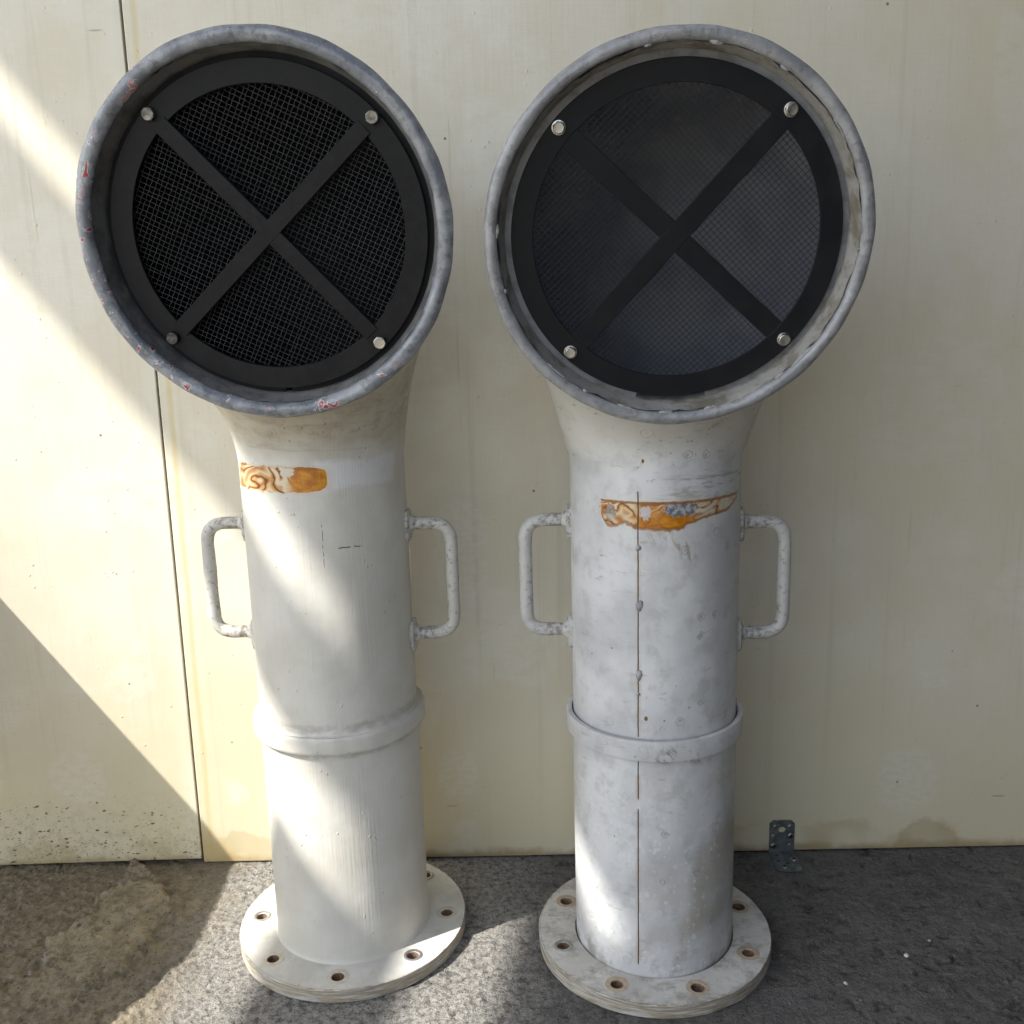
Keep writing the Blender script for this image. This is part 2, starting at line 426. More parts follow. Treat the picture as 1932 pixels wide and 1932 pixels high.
def paint_L(yaw):
    t = T('brushed_white_paint')
    th = t.theta(math.degrees(yaw)); u = th * (math.pi / 180 * 0.11); z = t.z
    C = t.comb(u, 0.0, z)
    cl = t.noise(C, 9, 4, 0.6)
    col = t.mix(t.st(cl, 0.35, 0.65), (0.515, 0.495, 0.44), (0.595, 0.58, 0.53))
    brush = t.noise(t.comb(u * 330, 0.0, z * 7.0), 1, 3, 0.6)
    col = t.mix(t.st(brush, 0.53, 0.75) * 0.20, col, (0.47, 0.45, 0.41))
    # ochre grime over the neck under the mouth
    nk = t.st(z + 0.05 * (t.noise(C, 14, 3) - 0.5), 0.715, 0.76)
    gr = t.noise(t.comb(u * 30 - z * 12, 0.2, z * 60 + u * 14), 1, 4, 0.65)
    col = t.mix(nk * t.st(gr, 0.30, 0.62, 0.35, 0.95), col, t.mix(t.st(t.noise(C, 45, 4, 0.7), 0.4, 0.65), (0.47, 0.42, 0.325), (0.34, 0.295, 0.215)))
    smear = t.st(t.noise(t.comb(u * 12, 1.0, z * 95), 1, 4, 0.6), 0.56, 0.66) * t.st(z, 0.69, 0.72)
    col = t.mix(smear * 0.45, col, (0.30, 0.27, 0.22))
    # cool grey touched-up band
    rp = t.box(th + 14 * (t.noise(C, 25, 3) - 0.5), 4, 66, 4) * t.box(z + 0.02 * (t.noise(C, 30, 3) - 0.5), 0.679, 0.716, 0.004)
    col = t.mix(rp * 0.75, col, (0.64, 0.645, 0.66))
    # grey grime above the flange and under the collar
    col = t.mix(t.st(t.noise(C, 26, 4, 0.7), 0.5, 0.7) * 0.25, col, (0.45, 0.43, 0.39))
    cg = t.mx(t.box(z + 0.010 * (t.noise(C, 60, 4, 0.7) - 0.5), 0.3575, 0.3685, 0.003), t.box(z + 0.012 * (t.noise(C, 50, 4, 0.7) - 0.5), 0.322, 0.3335, 0.003))
    col = t.mix(cg * t.st(t.noise(C, 40, 4, 0.7), 0.36, 0.58) * 0.55, col, (0.33, 0.305, 0.26))
    # rust
    wz = 0.016 * (t.noise(C, 75, 4, 0.65) - 0.5) * t.st(th, 6, -20, 0.35, 1.0)
    e = t.math('POWER', t.ab((th + 31) / 44.0), 7.0) + t.math('POWER', t.ab((z - 0.6935 + wz) / 0.0160), 4.0)
    mask = t.st(e, 1.06, 0.90)
    halo = t.st(e, 2.6, 0.9)
    hole = t.st(t.math('POWER', (th + 13.5) / 5.5, 2.0) + t.math('POWER', (z - 0.7045) / 0.0088, 2.0) + 3.2 * (t.noise(C, 120, 4, 0.65) - 0.5), 1.1, 0.75)
    col = t.mix(halo * 0.25, col, (0.55, 0.36, 0.14))
    rf = rust_fill(t, u, z, t.st(th + 10 * (t.noise(C, 60, 2) - 0.5), -17, -8))
    rf = t.mix(t.box(z, 0.7045, 0.712, 0.001) * t.box(th, -9, 7, 1.5), rf, (0.33, 0.11, 0.01))
    col = t.mix(mask * (1.0 - hole), col, rf)
    col = t.mix(t.box(e, 0.86, 1.02, 0.06) * 0.5, col, (0.40, 0.17, 0.02))
    # hair cracks and chips
    ck = t.st(t.ab(th - 7.2 + 1.6 * (t.noise(t.comb(0.0, 0.0, z * 60), 1, 2) - 0.5)), 0.30, 0.12) * t.box(z, 0.582, 0.637, 0.004) * t.st(t.noise(t.comb(0.0, 3.0, z * 110), 1, 2), 0.42, 0.5)
    ck2 = t.st(t.ab(z - 0.6045 + 0.006 * (t.noise(t.comb(u * 90, 0.0, 5.0), 1, 2) - 0.5)), 0.0011, 0.0005) * t.box(th, 17, 33, 0.6) * t.st(t.noise(t.comb(u * 150, 1.0, 0.0), 1, 1), 0.45, 0.5)
    col = t.mix(t.mx(ck, ck2) * 0.9, col, (0.05, 0.045, 0.04))
    chip = specks(t, C, 34, 0.055, 0.10)
    col = t.mix(chip * 0.85, col, (0.07, 0.06, 0.05))
    blob = t.st(t.vor(C, 95), 0.20, 0.06) * t.st(t.noise(C, 11, 2), 0.53, 0.60)
    h = brush * 0.9 * t.st(t.noise(C, 12, 2), 0.35, 0.65, 0.35, 1.0) + t.noise(C, 60, 3, 0.55) * 0.55
    n = t.bump(h, 0.0009, 0.65)
    n = t.bump(blob + t.noise(C, 22, 3) * 1.2 * nk + mask * -0.5, 0.0012, 0.8, n)
    return t.out(col, t.st(cl, 0.3, 0.7, 0.42, 0.52) - mask * 0.12, 0.0, n, 0.5)

def paint_R(yaw):
    t = T('flaking_grey_white_paint')
    th = t.theta(math.degrees(yaw)); u = th * (math.pi / 180 * 0.11); z = t.z
    C = t.comb(u, 0.0, z)
    cl = t.noise(C, 8, 4, 0.6, 0.3); c2 = t.noise(C, 30, 5, 0.65)
    col = t.mix(t.st(cl, 0.34, 0.64), (0.46, 0.465, 0.47), (0.60, 0.605, 0.605))
    col = t.mix(t.st(c2, 0.48, 0.66) * 0.55, col, (0.37, 0.37, 0.365))
    # brown film on the right of the seam low down
    film = t.st(t.noise(C, 6.5, 3, 0.5), 0.44, 0.60) * t.st(z, 0.40, 0.16) * t.st(th, -20, -8)
    col = t.mix(film * 0.80, col, (0.37, 0.33, 0.27))
    warm = t.st(z + 0.06 * (t.noise(C, 9, 3) - 0.5), 0.69, 0.75)
    col = t.mix(warm * 0.6, col, (0.56, 0.54, 0.48))
    # pale droplet marks
    dj = 0.010 * (t.noise(C, 85, 3) - 0.5); d1 = specks(t, t.comb(u + dj, 0.4, z * 0.9 - dj), 150, 0.46, 0.34, 0.6) * t.st(z, 0.37, 0.22)
    d2 = specks(t, t.comb(u - dj, 2.4, z * 0.9 + dj), 85, 0.36, 0.20, 0.6) * t.st(z, 0.42, 0.20)
    col = t.mix(t.mx(d1, d2) * t.st(t.noise(C, 17, 2), 0.38, 0.58) * 0.60, col, (0.66, 0.655, 0.64))
    # ring marks and flakes
    vd = t.vor(t.comb(u, 5.1, z), 42); cs = t.N.new('ShaderNodeSeparateColor'); t.L.new(t.vor(t.comb(u, 5.1, z), 42, out='Color').s, cs.inputs[0])
    ring = t.box(vd + 0.35 * (t.noise(C, 130, 3) - 0.5), 0.20, 0.25, 0.03) * t.st(V(t, cs.outputs[0]), 0.66, 0.68)
    spot = t.st(vd + 0.30 * (t.noise(C, 170, 3) - 0.5), 0.20, 0.08) * t.st(V(t, cs.outputs[0]), 0.66, 0.68)
    rs = t.st(th, -14, 2)
    col = t.mix(ring * 0.50 * rs, col, (0.30, 0.29, 0.275))
    col = t.mix(spot * 0.65 * rs, col, (0.27, 0.265, 0.255))
    dash = t.st(t.noise(t.comb(u * 30, 7.0, z * 130), 1, 6, 0.72), 0.565, 0.66) * t.st(t.noise(C, 13, 3), 0.46, 0.60)
    col = t.mix(dash * 0.62, col, (0.24, 0.235, 0.225))
    chip = t.mx(specks(t, t.comb(u, 9.0, z), 60, 0.085, 0.30), t.st(t.noise(C, 120, 5, 0.7), 0.665, 0.70) * t.st(t.noise(C, 9, 2), 0.48, 0.58))
    col = t.mix(chip * 0.85, col, (0.10, 0.085, 0.07))
    flake = t.st(t.noise(t.comb(u * 1.0, 2.0, z * 1.6), 75, 5, 0.7), 0.60, 0.645) * t.st(z, 0.665, 0.70) * t.st(t.noise(C, 12, 2), 0.42, 0.54)
    col = t.mix(flake * 0.8, col, (0.17, 0.15, 0.12))
    grime = t.st(t.noise(C, 24, 4, 0.7), 0.48, 0.66) * t.st(z, 0.085, 0.02)
    col = t.mix(grime * 0.75, col, (0.22, 0.205, 0.175))
    bs = t.st(t.noise(t.comb(u * 60 + z * 30, 3.0, z * 30), 1, 4, 0.65), 0.50, 0.62) * t.box(z + u * 0.1, 0.327, 0.350, 0.008) * t.box(th, -8, 32, 6)
    col = t.mix(bs * 0.8, col, (0.15, 0.12, 0.085))
    sm2 = t.st(t.noise(t.comb(u * 110 + z * 30, 2.0, z * 26), 1, 4, 0.65), 0.50, 0.64) * t.box(z, 0.585, 0.628, 0.014) * t.box(th, -14, 20, 6)
    col = t.mix(sm2 * 0.75, col, (0.27, 0.225, 0.165))
    sm3 = t.st(t.noise(t.comb(u * 22, 6.0, z * 150), 1, 5, 0.7), 0.50, 0.62) * t.box(z, 0.664, 0.695, 0.010) * t.st(th, -10, 6)
    col = t.mix(sm3 * 0.7, col, (0.24, 0.225, 0.205))
    # rust band
    tt = (th + 44.5) / 106.0
    lo = t.ramp(tt, [(0.0, 0.50), (0.02, 0.34), (0.05, 0.22), (0.085, 0.20), (0.165, 0.33), (0.235, 0.20), (0.39, 0.17), (0.49, 0.195), (0.60, 0.36), (0.73, 0.455), (0.85, 0.48), (0.93, 0.60), (1.0, 0.80)])
    zz = (z - 0.62) / 0.05
    wv = 0.20 * (t.noise(C, 95, 4, 0.65) - 0.5)
    ins = t.st(zz - lo + wv, -0.02, 0.03) * t.st(zz + wv * 0.35, 0.865, 0.815) * t.box(tt, 0.0, 0.985, 0.004)
    halo = t.st(zz - lo, -0.22, 0.06) * t.st(zz, 1.05, 0.82) * t.box(tt, -0.02, 0.99, 0.02)
    col = t.mix(halo * 0.22, col, (0.60, 0.50, 0.33))
    right = t.st(th, 14, 24)
    rf = rust_fill(t, u, z, t.box(th + 8 * (t.noise(C, 50, 2) - 0.5), -20, 17, 3) * t.st(zz, 0.80, 0.35, 0.55, 1.0))
    gn = t.noise(C, 110, 4, 0.65)
    g1 = t.st(t.math('POWER', (th - 8) / 12.0, 2.0) + t.math('POWER', (zz - 0.68) / 0.19, 2.0) + 3.4 * (gn - 0.5), 1.05, 0.8)
    g2 = t.st(t.math('POWER', (th + 14) / 3.6, 2.0) + t.math('POWER', (zz - 0.60) / 0.17, 2.0) + 4.4 * (gn - 0.5), 1.05, 0.8)
    g3 = t.st(t.math('POWER', (th + 37) / 4.0, 2.0) + t.math('POWER', (zz - 0.53) / 0.22, 2.0) + 2.4 * (gn - 0.5), 1.05, 0.8)
    rf = t.mix(right * t.st(gn, 0.35, 0.6) * 0.75, rf, (0.47, 0.43, 0.36))
    rf = t.mix(g1, rf, t.mix(t.st(t.noise(C, 180, 3), 0.42, 0.6), (0.13, 0.135, 0.15), (0.36, 0.37, 0.40)))
    rf = t.mix(g2 * 0.9, rf, (0.47, 0.46, 0.49))
    rf = t.mix(g3 * 0.9, rf, t.mix(t.st(gn, 0.4, 0.6), (0.16, 0.13, 0.10), (0.42, 0.39, 0.35)))
    col = t.mix(ins, col, rf)
    edge = t.mx(t.box(zz + wv * 0.4, 0.79, 0.86, 0.015) * t.box(tt, 0.0, 0.99, 0.004), t.box(zz - lo + wv, -0.03, 0.05, 0.02) * t.st(zz, 0.87, 0.80) * t.box(tt, 0.0, 0.985, 0.004))
    col = t.mix(edge * 0.8, col, (0.235, 0.085, 0.015))
    # welded seam left open as a dark line
    ws = 1.1 * (t.noise(t.comb(0.0, 0.0, z * 22), 1, 5, 0.7) - 0.5)
    seam = t.st(t.ab(th + 18.5 + ws), 0.44, 0.22)
    brk = t.st(t.noise(t.comb(4.0, 0.0, z * 16), 1, 1), 0.36, 0.39)
    zr = t.mx(t.box(z, 0.3605, 0.675, 0.001), t.box(z, 0.036, 0.328, 0.001) * brk)
    col = t.mix(t.st(t.ab(th + 18.5 + ws), 3.0, 0.3) * t.st(t.noise(C, 26, 3), 0.40, 0.60) * zr * 0.45, col, (0.42, 0.29, 0.15))
    col = t.mix(seam * zr, col, (0.028, 0.018, 0.012))
    # two small rusted spots
    for a, zc, ra, rz in ((-15.5, 0.7122, 0.9, 0.0028), (-13.4, 0.386, 1.2, 0.0032)):
        sm = t.st(t.math('POWER', (th - a) / ra, 2.0) + t.math('POWER', (z - zc) / rz, 2.0) + 0.9 * (gn - 0.5), 1.2, 0.7)
        col = t.mix(sm, col, (0.16, 0.075, 0.025))
    h = t.noise(C, 40, 4, 0.6) + c2 * 0.7 + ring * 0.5 - seam * zr * 2.0 - ins * 0.4 - chip * 0.6
    n = t.bump(h, 0.0012, 0.7)
    return t.out(col, t.st(cl, 0.3, 0.7, 0.34, 0.50) - ins * 0.10, 0.0, n, 0.5)

def paint_flange(name, grime, warm):
    t = T(name)
    P = t.P; z = t.z
    cl = t.noise(P, 14, 4, 0.65)
    top = t.mix(t.st(cl, 0.35, 0.65), (0.50, 0.49, 0.455), (0.62, 0.61, 0.575))
    top = t.mix(t.st(t.noise(P, 38, 5, 0.7), 0.45, 0.66) * grime, top, (0.33, 0.315, 0.28))
    top = t.mix(t.st(t.noise(t.scl(P, (30, 150, 10)), 1, 4, 0.65), 0.60, 0.70) * grime * 0.8, top, (0.24, 0.22, 0.18))
    top = t.mix(specks(t, P, 70, 0.12, 0.16) * 0.7, top, (0.17, 0.14, 0.10))
    # ply layers on the rim
    a = t.math('ARCTAN2', t.y, t.x)
    lay = t.noise(t.comb(a * 3.0, 0.0, z * 480 + t.noise(t.comb(a * 5, 0.0, z * 40), 1, 2) * 1.2), 1, 3, 0.6)
    grain = t.noise(t.comb(a * 9.0, 0.0, z * 1400), 1, 3, 0.6)
    side = t.mix(t.st(lay, 0.42, 0.60), warm, (0.50, 0.485, 0.45))
    side = t.mix(t.st(grain, 0.54, 0.66) * 0.75, side, (0.16, 0.13, 0.095))
    side = t.mix(t.st(t.noise(t.comb(a * 2.2, 0.0, z * 25), 1, 4, 0.6), 0.56, 0.66) * 0.6, side, (0.27, 0.215, 0.14))
    rr = t.math('SQRT', t.x * t.x + t.y * t.y, 0.0)
    sidem = t.st(rr, 0.1615, 0.1625)
    chipm = t.st(rr + 0.010 * (t.noise(P, 90, 4, 0.7) - 0.5), 0.1628, 0.1636)
    col = t.mix(t.mx(sidem * t.st(z, 0.0188, 0.0180), chipm * 0.9), top, side)
    n = t.bump(t.noise(P, 120, 4, 0.65) + t.mx(lay, grain) * sidem * 1.5, 0.0010, 0.8)
    return t.out(col, 0.5, 0.0, n, 0.4)

def simple(name, col, rough=0.5, metal=0.0, nscale=60, bump=0.0006, col2=None, amt=0.5, spec=None):
    t = T(name)
    n = t.noise(t.P, nscale, 4, 0.65)
    c = t.mix(t.st(n, 0.42, 0.64) * amt, col, col2 or tuple(0.6 * k for k in col))
    return t.out(c, t.st(n, 0.35, 0.65, rough - 0.06, rough + 0.08), metal, t.bump(t.noise(t.P, nscale * 3, 4, 0.6), bump, 0.7), spec)

def rim_material(name, base, dark, pale, red, gloss):
    t = T(name)
    P = t.P
    n1 = t.noise(P, 24, 4, 0.65); n2 = t.noise(P, 85, 4, 0.7)
    col = t.mix(t.st(n1, 0.40, 0.64), base, pale)
    col = t.mix(t.st(n2, 0.52, 0.66) * 0.5, col, dark)
    col = t.mix(t.st(t.noise(P, 210, 4, 0.7), 0.58, 0.72) * 0.35, col, dark)
    if red:
        rn = t.noise(P, 60, 4, 0.65, 0.6); reg = t.st(t.noise(P, 9, 2), 0.46, 0.56) * t.mx(t.st(t.x, -0.08, -0.13), t.st(t.z, 0.86, 0.82))
        rm = t.st(rn, 0.595, 0.62) * reg
        col = t.mix(t.st(rn, 0.565, 0.595) * reg * 0.9, col, (0.62, 0.62, 0.64))
        col = t.mix(rm, col, (0.33, 0.035, 0.045))
    sc_ = t.st(t.noise(t.scl(P, (260, 60, 260)), 1, 3, 0.7), 0.69, 0.74)
    col = t.mix(sc_ * 0.7, col, (0.72, 0.73, 0.75))
    nm = t.bump(t.noise(P, 70, 4, 0.6) + n2 * 0.5, 0.0016, 0.8)
    return t.out(col, gloss, 0.0, nm, 0.6)

def handle_material(name, base):
    t = T(name)
    n = t.noise(t.P, 45, 4, 0.7); wear = t.attr('worn')
    col = t.mix(t.st(n, 0.40, 0.62), base, tuple(0.92 * k for k in base))
    g = t.st(t.noise(t.P, 130, 4, 0.7) + wear * 0.115, 0.545, 0.70)
    col = t.mix(g * 0.85, col, (0.20, 0.175, 0.14))
    col = t.mix(specks(t, t.P, 90, 0.12, 0.05), col, (0.06, 0.05, 0.045))
    return t.out(col, 0.42, 0.0, t.bump(t.noise(t.P, 120, 3), 0.0010, 0.7), 0.5)

M_BLACK = simple('black_grille_paint', (0.0085, 0.009, 0.010), 0.5, 0.0, 40, 0.0006, (0.016, 0.016, 0.0165), 0.8, 0.18)
M_BLACK_FLAT = simple('flat_black_plate', (0.0070, 0.0078, 0.0095), 0.52, 0.0, 30, 0.0003, (0.013, 0.013, 0.0135), 0.6, 0.18)
M_WIRE_L = simple('blackened_wire', (0.070, 0.073, 0.078), 0.40, 0.6, 160, 0.0001, (0.03, 0.03, 0.03), 0.7)
M_WIRE_R = simple('grey_wire', (0.016, 0.017, 0.020), 0.35, 0.3, 160, 0.0001, (0.022, 0.023, 0.026), 0.6)
M_BOLT_D = simple('dull_bolt', (0.22, 0.21, 0.19), 0.42, 0.85, 150, 0.0006, (0.09, 0.08, 0.07), 0.8)
M_BOLT_K = simple('smeared_bolt', (0.10, 0.10, 0.105), 0.38, 0.8, 150, 0.0006, (0.03, 0.03, 0.032), 0.8)
M_BOLT_S = simple('stainless_bolt', (0.46, 0.45, 0.42), 0.30, 1.0, 150, 0.0002, (0.32, 0.31, 0.29), 0.5)
M_STEEL = simple('zinc_washer', (0.52, 0.53, 0.53), 0.38, 0.8, 130, 0.0003, (0.34, 0.34, 0.33), 0.6)
M_WOOD = simple('bare_ply_ring', (0.47, 0.385, 0.285), 0.65, 0.0, 120, 0.0005, (0.33, 0.255, 0.18), 0.6)
M_WOOD_L = simple('pale_ply_ring', (0.56, 0.51, 0.42), 0.65, 0.0, 120, 0.0005, (0.42, 0.36, 0.27), 0.6)
M_WOOD_IN = simple('bore_wood', (0.26, 0.17, 0.11), 0.75, 0.0, 220, 0.0008, (0.10, 0.06, 0.04), 0.7)
M_IN_DARK = simple('black_inside', (0.006, 0.007, 0.009), 0.6, 0.0, 30, 0.0008, (0.010, 0.010, 0.012), 0.6, 0.2)
def inside_R():
    t = T('dusty_navy_inside'); P = t.P
    n = t.noise(P, 9, 3, 0.6)
    col = t.mix(t.st(n, 0.38, 0.62), (0.165, 0.178, 0.21), (0.25, 0.262, 0.285))
    web = t.st(t.noise(t.scl(P, (14, 14, 60)), 1, 5, 0.7, 1.2), 0.60, 0.72) * t.st(t.noise(P, 11, 2), 0.50, 0.60)
    col = t.mix(web * 0.7, col, (0.42, 0.42, 0.40))
    return t.out(col, 0.33, 0.0, t.bump(t.noise(P, 40, 3), 0.0008, 0.5), 0.5)
M_IN_PALE = inside_R()
M_LINER = simple('stained_liner', (0.31, 0.305, 0.285), 0.42, 0.0, 34, 0.0020, (0.15, 0.13, 0.095), 0.85)
M_SEAT = simple('seat_paint', (0.20, 0.205, 0.215), 0.45, 0.0, 40, 0.001, (0.11, 0.11, 0.112), 0.8)
M_LINER_D = simple('dark_liner', (0.17, 0.17, 0.165), 0.45, 0.0, 30, 0.0012, (0.07, 0.07, 0.07), 0.8)
M_RIM_L = rim_material('blue_grey_rim_paint', (0.155, 0.168, 0.192), (0.06, 0.06, 0.062), (0.29, 0.305, 0.325), True, 0.24)
M_RIM_R = rim_material('grey_rim_paint', (0.215, 0.222, 0.235), (0.105, 0.103, 0.102), (0.31, 0.315, 0.325), False, 0.22)
M_WELD = simple('weld_paint', (0.34, 0.345, 0.35), 0.36, 0.0, 160, 0.0014, (0.17, 0.165, 0.155), 0.8)

# ------------------------------------------------------------------ ventilator
def disc_with_holes(Ro, Ri, holes, rh, z):
    pts, edges, loops = [], [], []
    def loop(cx, cy, r, n):
        o = len(pts)
        for i in range(n):
            a = 2 * math.pi * i / n; pts.append(Vector((cx + r * math.cos(a), cy + r * math.sin(a))))
        edges.extend([(o + i, o + (i + 1) % n) for i in range(n)])
        loops.append((o, n))
    loop(0, 0, Ro, 128); loop(0, 0, Ri, 96)
    for hx, hy in holes: loop(hx, hy, rh, 28)
    v, e, f, *_ = geometry.delaunay_2d_cdt(pts, edges, [], 0, 1e-7)
    keep = []
    for t in f:
        c = sum((v[i] for i in t), Vector((0, 0))) / len(t)
        if c.length < Ri or any((c - Vector(h)).length < rh * 0.99 for h in holes): continue
        keep.append(tuple(t))
    return [(p.x, p.y, z) for p in v], keep

def arc_path(pts, rad, n=7):
    """polyline with rounded corners"""
    out = [Vector(pts[0])]
    for i in range(1, len(pts) - 1):
        p, a, b = Vector(pts[i]), Vector(pts[i - 1]), Vector(pts[i + 1])
        da, db = (a - p).normalized(), (b - p).normalized()
        for k in range(n + 1):
            t = k / n
            q0, q1 = p + da * rad * (1 - t), p + db * rad * t
            out.append((p + da * rad) * (1 - t) ** 2 + p * 2 * t * (1 - t) + (p + db * rad) * t ** 2)
    out.append(Vector(pts[-1]))
    return out

def ventilator(cfg):
    side = cfg['side']; yaw = cfg['yaw']
    root = empty('ventilator', (*VENTS[side], 0), yaw)
    tag(root, cfg['label'], 'ventilator', 'ship ventilators with round grilled mouths')
    dy = math.degrees(yaw)
    paint = paint_L(yaw) if side == 'L' else paint_R(yaw)
    rp = cfg['ru']
    rs = np.random.RandomState(3 if side == 'L' else 5)
    # --- base plate
    t0 = 0.0191; Rf = 0.1643; rc = 0.1372; rh = 0.0152
    angs = [cfg['hole0'] + 45 * k - dy for k in range(8)]
    holes = [(rc * math.sin(R(a)), -rc * math.cos(R(a))) for a in angs]
    m = MB()
    vs, fs = disc_with_holes(Rf - 0.0008, 0.1118, holes, rh, t0); m.add(vs, fs)
    ring = lambda r, z, n=128: [(r * math.cos(2 * math.pi * i / n), r * math.sin(2 * math.pi * i / n), z) for i in range(n)]
    wob = lambda k: [((r * (1 + 0.0014 * math.sin(3 * a + k) + 0.0010 * math.sin(17 * a + 2 * k)))) for r, a in ((Rf, 2 * math.pi * i / 128) for i in range(128))]
    def wr(z, off, k): return [((r + off) * math.cos(2 * math.pi * i / 128), (r + off) * math.sin(2 * math.pi * i / 128), z) for i, r in enumerate(wob(k))]
    m.rings([ring(Rf - 0.0008, t0), wr(t0 - 0.0008, 0, 0), wr(0.0150, -0.0003, 0), wr(0.0145, -0.0009, 0), wr(0.0100, -0.0004, 1), wr(0.0095, -0.0010, 1), wr(0.0050, -0.0003, 2), wr(0.0045, -0.0008, 2), wr(0.0, -0.0006, 2)])
    m.rings([ring(0.1118, t0, 96), ring(0.1118, 0.002, 96)])
    m.add(ring(Rf - 0.001, 0.0), [tuple(range(128))])
    m.build('base_plate', cfg['flange_mat'], root, 35)
    for k, (hx, hy) in enumerate(holes):
        steel = k in cfg['steel']
        b = MB(); r0 = rs.uniform(0.0080, 0.0092)
        pr = [(rh + 0.0004, t0 - 0.006), (rh + 0.0004, t0 + 0.0003), (r0 + 0.0006, t0 + 0.0003), (r0, t0 - 0.0005)]
        b.lathe(pr, 28, 0); b.lathe([(r0, t0 - 0.0005), (r0 - 0.0002, 0.001)], 28, 1)
        b.xf(lambda p: (p[0] + hx, p[1] + hy, p[2]))
        bo = b.build('hole_bushing', [cfg['bush_mat'] if steel else cfg['wood'], M_WOOD_IN], root)
        if steel:
            s = MB(); s.lathe([(0.0128, t0 + 0.0001), (0.0126, t0 + 0.0017), (0.0112, t0 + 0.0022), (0.0094, t0 + 0.0018), (0.0088, t0 - 0.0040)], 28)
            s.xf(lambda p: (p[0] + hx, p[1] + hy, p[2])); s.build('washer', M_STEEL, bo)
    # --- lower pipe
    m = MB()
    gap = cfg['gap']
    if gap:
        m.lathe([(0.110, 0.006), (0.110, 0.03), (0.110, 0.18), (0.110, 0.345)], 128, wob=lambda a, z: 0.0009 * math.sin(3 * a + 1) * (1 if z < 0.02 else 0))
    else:
        m.lathe([(0.1135, 0.0185), (0.1119, 0.0198), (0.1107, 0.0225), (0.110, 0.027), (0.110, 0.10), (0.110, 0.20), (0.110, 0.345)], 128)
    m.build('lower_pipe', paint, root, 50)
    # --- collar
    m = MB()
    if gap:
        m.lathe([(0.1098, 0.3325), (0.1150, 0.3318), (0.1180, 0.3325), (0.1186, 0.336), (0.1186, 0.3560), (0.1180, 0.3582), (0.1160, 0.3588), (0.1122, 0.3584), (0.1112, 0.3570), (0.1110, 0.3340)], 128)
    else:
        m.lathe([(0.1095, 0.3306), (0.1168, 0.3304), (0.1181, 0.3309), (0.1187, 0.3320), (0.1189, 0.3345), (0.1189, 0.3400), (0.1189, 0.3470), (0.1187, 0.3505), (0.1182, 0.3525), (0.1172, 0.3538), (0.1158, 0.3540), (0.1140, 0.3536), (0.1122, 0.3536), (0.1108, 0.3548), (0.1098, 0.3580), (rp - 0.0006, 0.363)], 160,
                wob=lambda a, z: (0.0005 * math.sin(5 * a) + 0.0004 * math.sin(13 * a + 1) + 0.0004 * math.sin(31 * a + 40 * z)) * (1 if z > 0.350 else 0.3))
    m.build('collar', paint, root, 30)
    # --- cowl: upper pipe sweeping forward into the flared mouth
    ti = cfg['tilt']; zM = cfg['zM']; dxm = cfg['dx']; Ro = cfg['Ro']
    n = Vector((0, -math.cos(ti), -math.sin(ti))); rr = Vector((1, 0, 0)); uu = Vector((0, -math.sin(ti), math.cos(ti)))
    cM = Vector((dxm, -0.2, zM)); br = cfg['bead']; Rs = Ro - br
    zs = 0.705
    rings_o, rings_i = [], []
    SEG = 112
    def add_ring(B, Tp, w, dx):
        mid, half = (B + Tp) / 2, (Tp - B) / 2
        for lst, q in ((rings_o, 0.0), (rings_i, 0.003)):
            kh = 1 - q / half.length
            lst.append([(dx + (w - q) * math.cos(2 * math.pi * i / SEG), mid.x + half.x * kh * math.sin(2 * math.pi * i / SEG), mid.y + half.y * kh * math.sin(2 * math.pi * i / SEG)) for i in range(SEG)])
    for z in np.linspace(0.338, zs, 24)[:-1]: add_ring(Vector((-rp, z)), Vector((rp, z)), rp, 0)
    uv = Vector((-math.sin(ti), math.cos(ti))); c2d = Vector((-0.2, zM))
    B3, T3 = c2d - uv * Rs, c2d + uv * Rs
    bz = lambda a, b, c, d, s: a * (1 - s) ** 3 + b * 3 * s * (1 - s) ** 2 + c * 3 * s * s * (1 - s) + d * s ** 3
    NS = 48
    for k in range(NS + 1):
        s = k / NS
        B = bz(Vector((-rp, zs)), Vector((-rp, zs + 0.03)), B3 + Vector((0.03, -0.022)), B3, s)
        Tp = bz(Vector((rp, zs)), Vector((rp + 0.02, zs + 0.24)), Vector((0.04, T3.y - 0.005)), T3, s)
        e = s * s * (3 - 2 * s)
        add_ring(B, Tp, rp + (Rs - rp) * (cfg['fl'][0] * s ** cfg['fl'][1] + (1 - cfg['fl'][0]) * e), dxm * s)
    m = MB(); m.rings(rings_o); m.rings(rings_i, mi=1, flip=True)
    m.build('cowl', [paint, cfg['inside']], root, 60)
    # mouth frame: (a, b, d) -> a along rr, b along uu, d out along n
    def mouth(p): return cM + rr * p[0] + uu * p[1] + n * p[2]
    # rolled rim
    b = MB(); SEGB = 144; prof = 14; rl = []
    for j in range(prof):
        q = 2 * math.pi * j / prof
        ring_ = []
        for i in range(SEGB):
            a = 2 * math.pi * i / SEGB
            k = br * (1 + 0.05 * math.sin(7 * a + 3 * q) + 0.04 * math.sin(23 * a + j))
            ring_.append(((Rs + k * math.cos(q)) * math.cos(a), (Rs + k * math.cos(q)) * math.sin(a), k * math.sin(q)))
        rl.append(ring_)
    rl.append(rl[0]); b.rings(rl); b.xf(mouth); b.build('rim', cfg['rim_mat'], root)
    # inner liner between rim and grille
    gd = cfg['gd']; gx, gy = cfg['goff']; Rg = cfg['Rg']
    b = MB(); ls = []
    a0, a1 = (0, 2 * math.pi)
    NL = 160
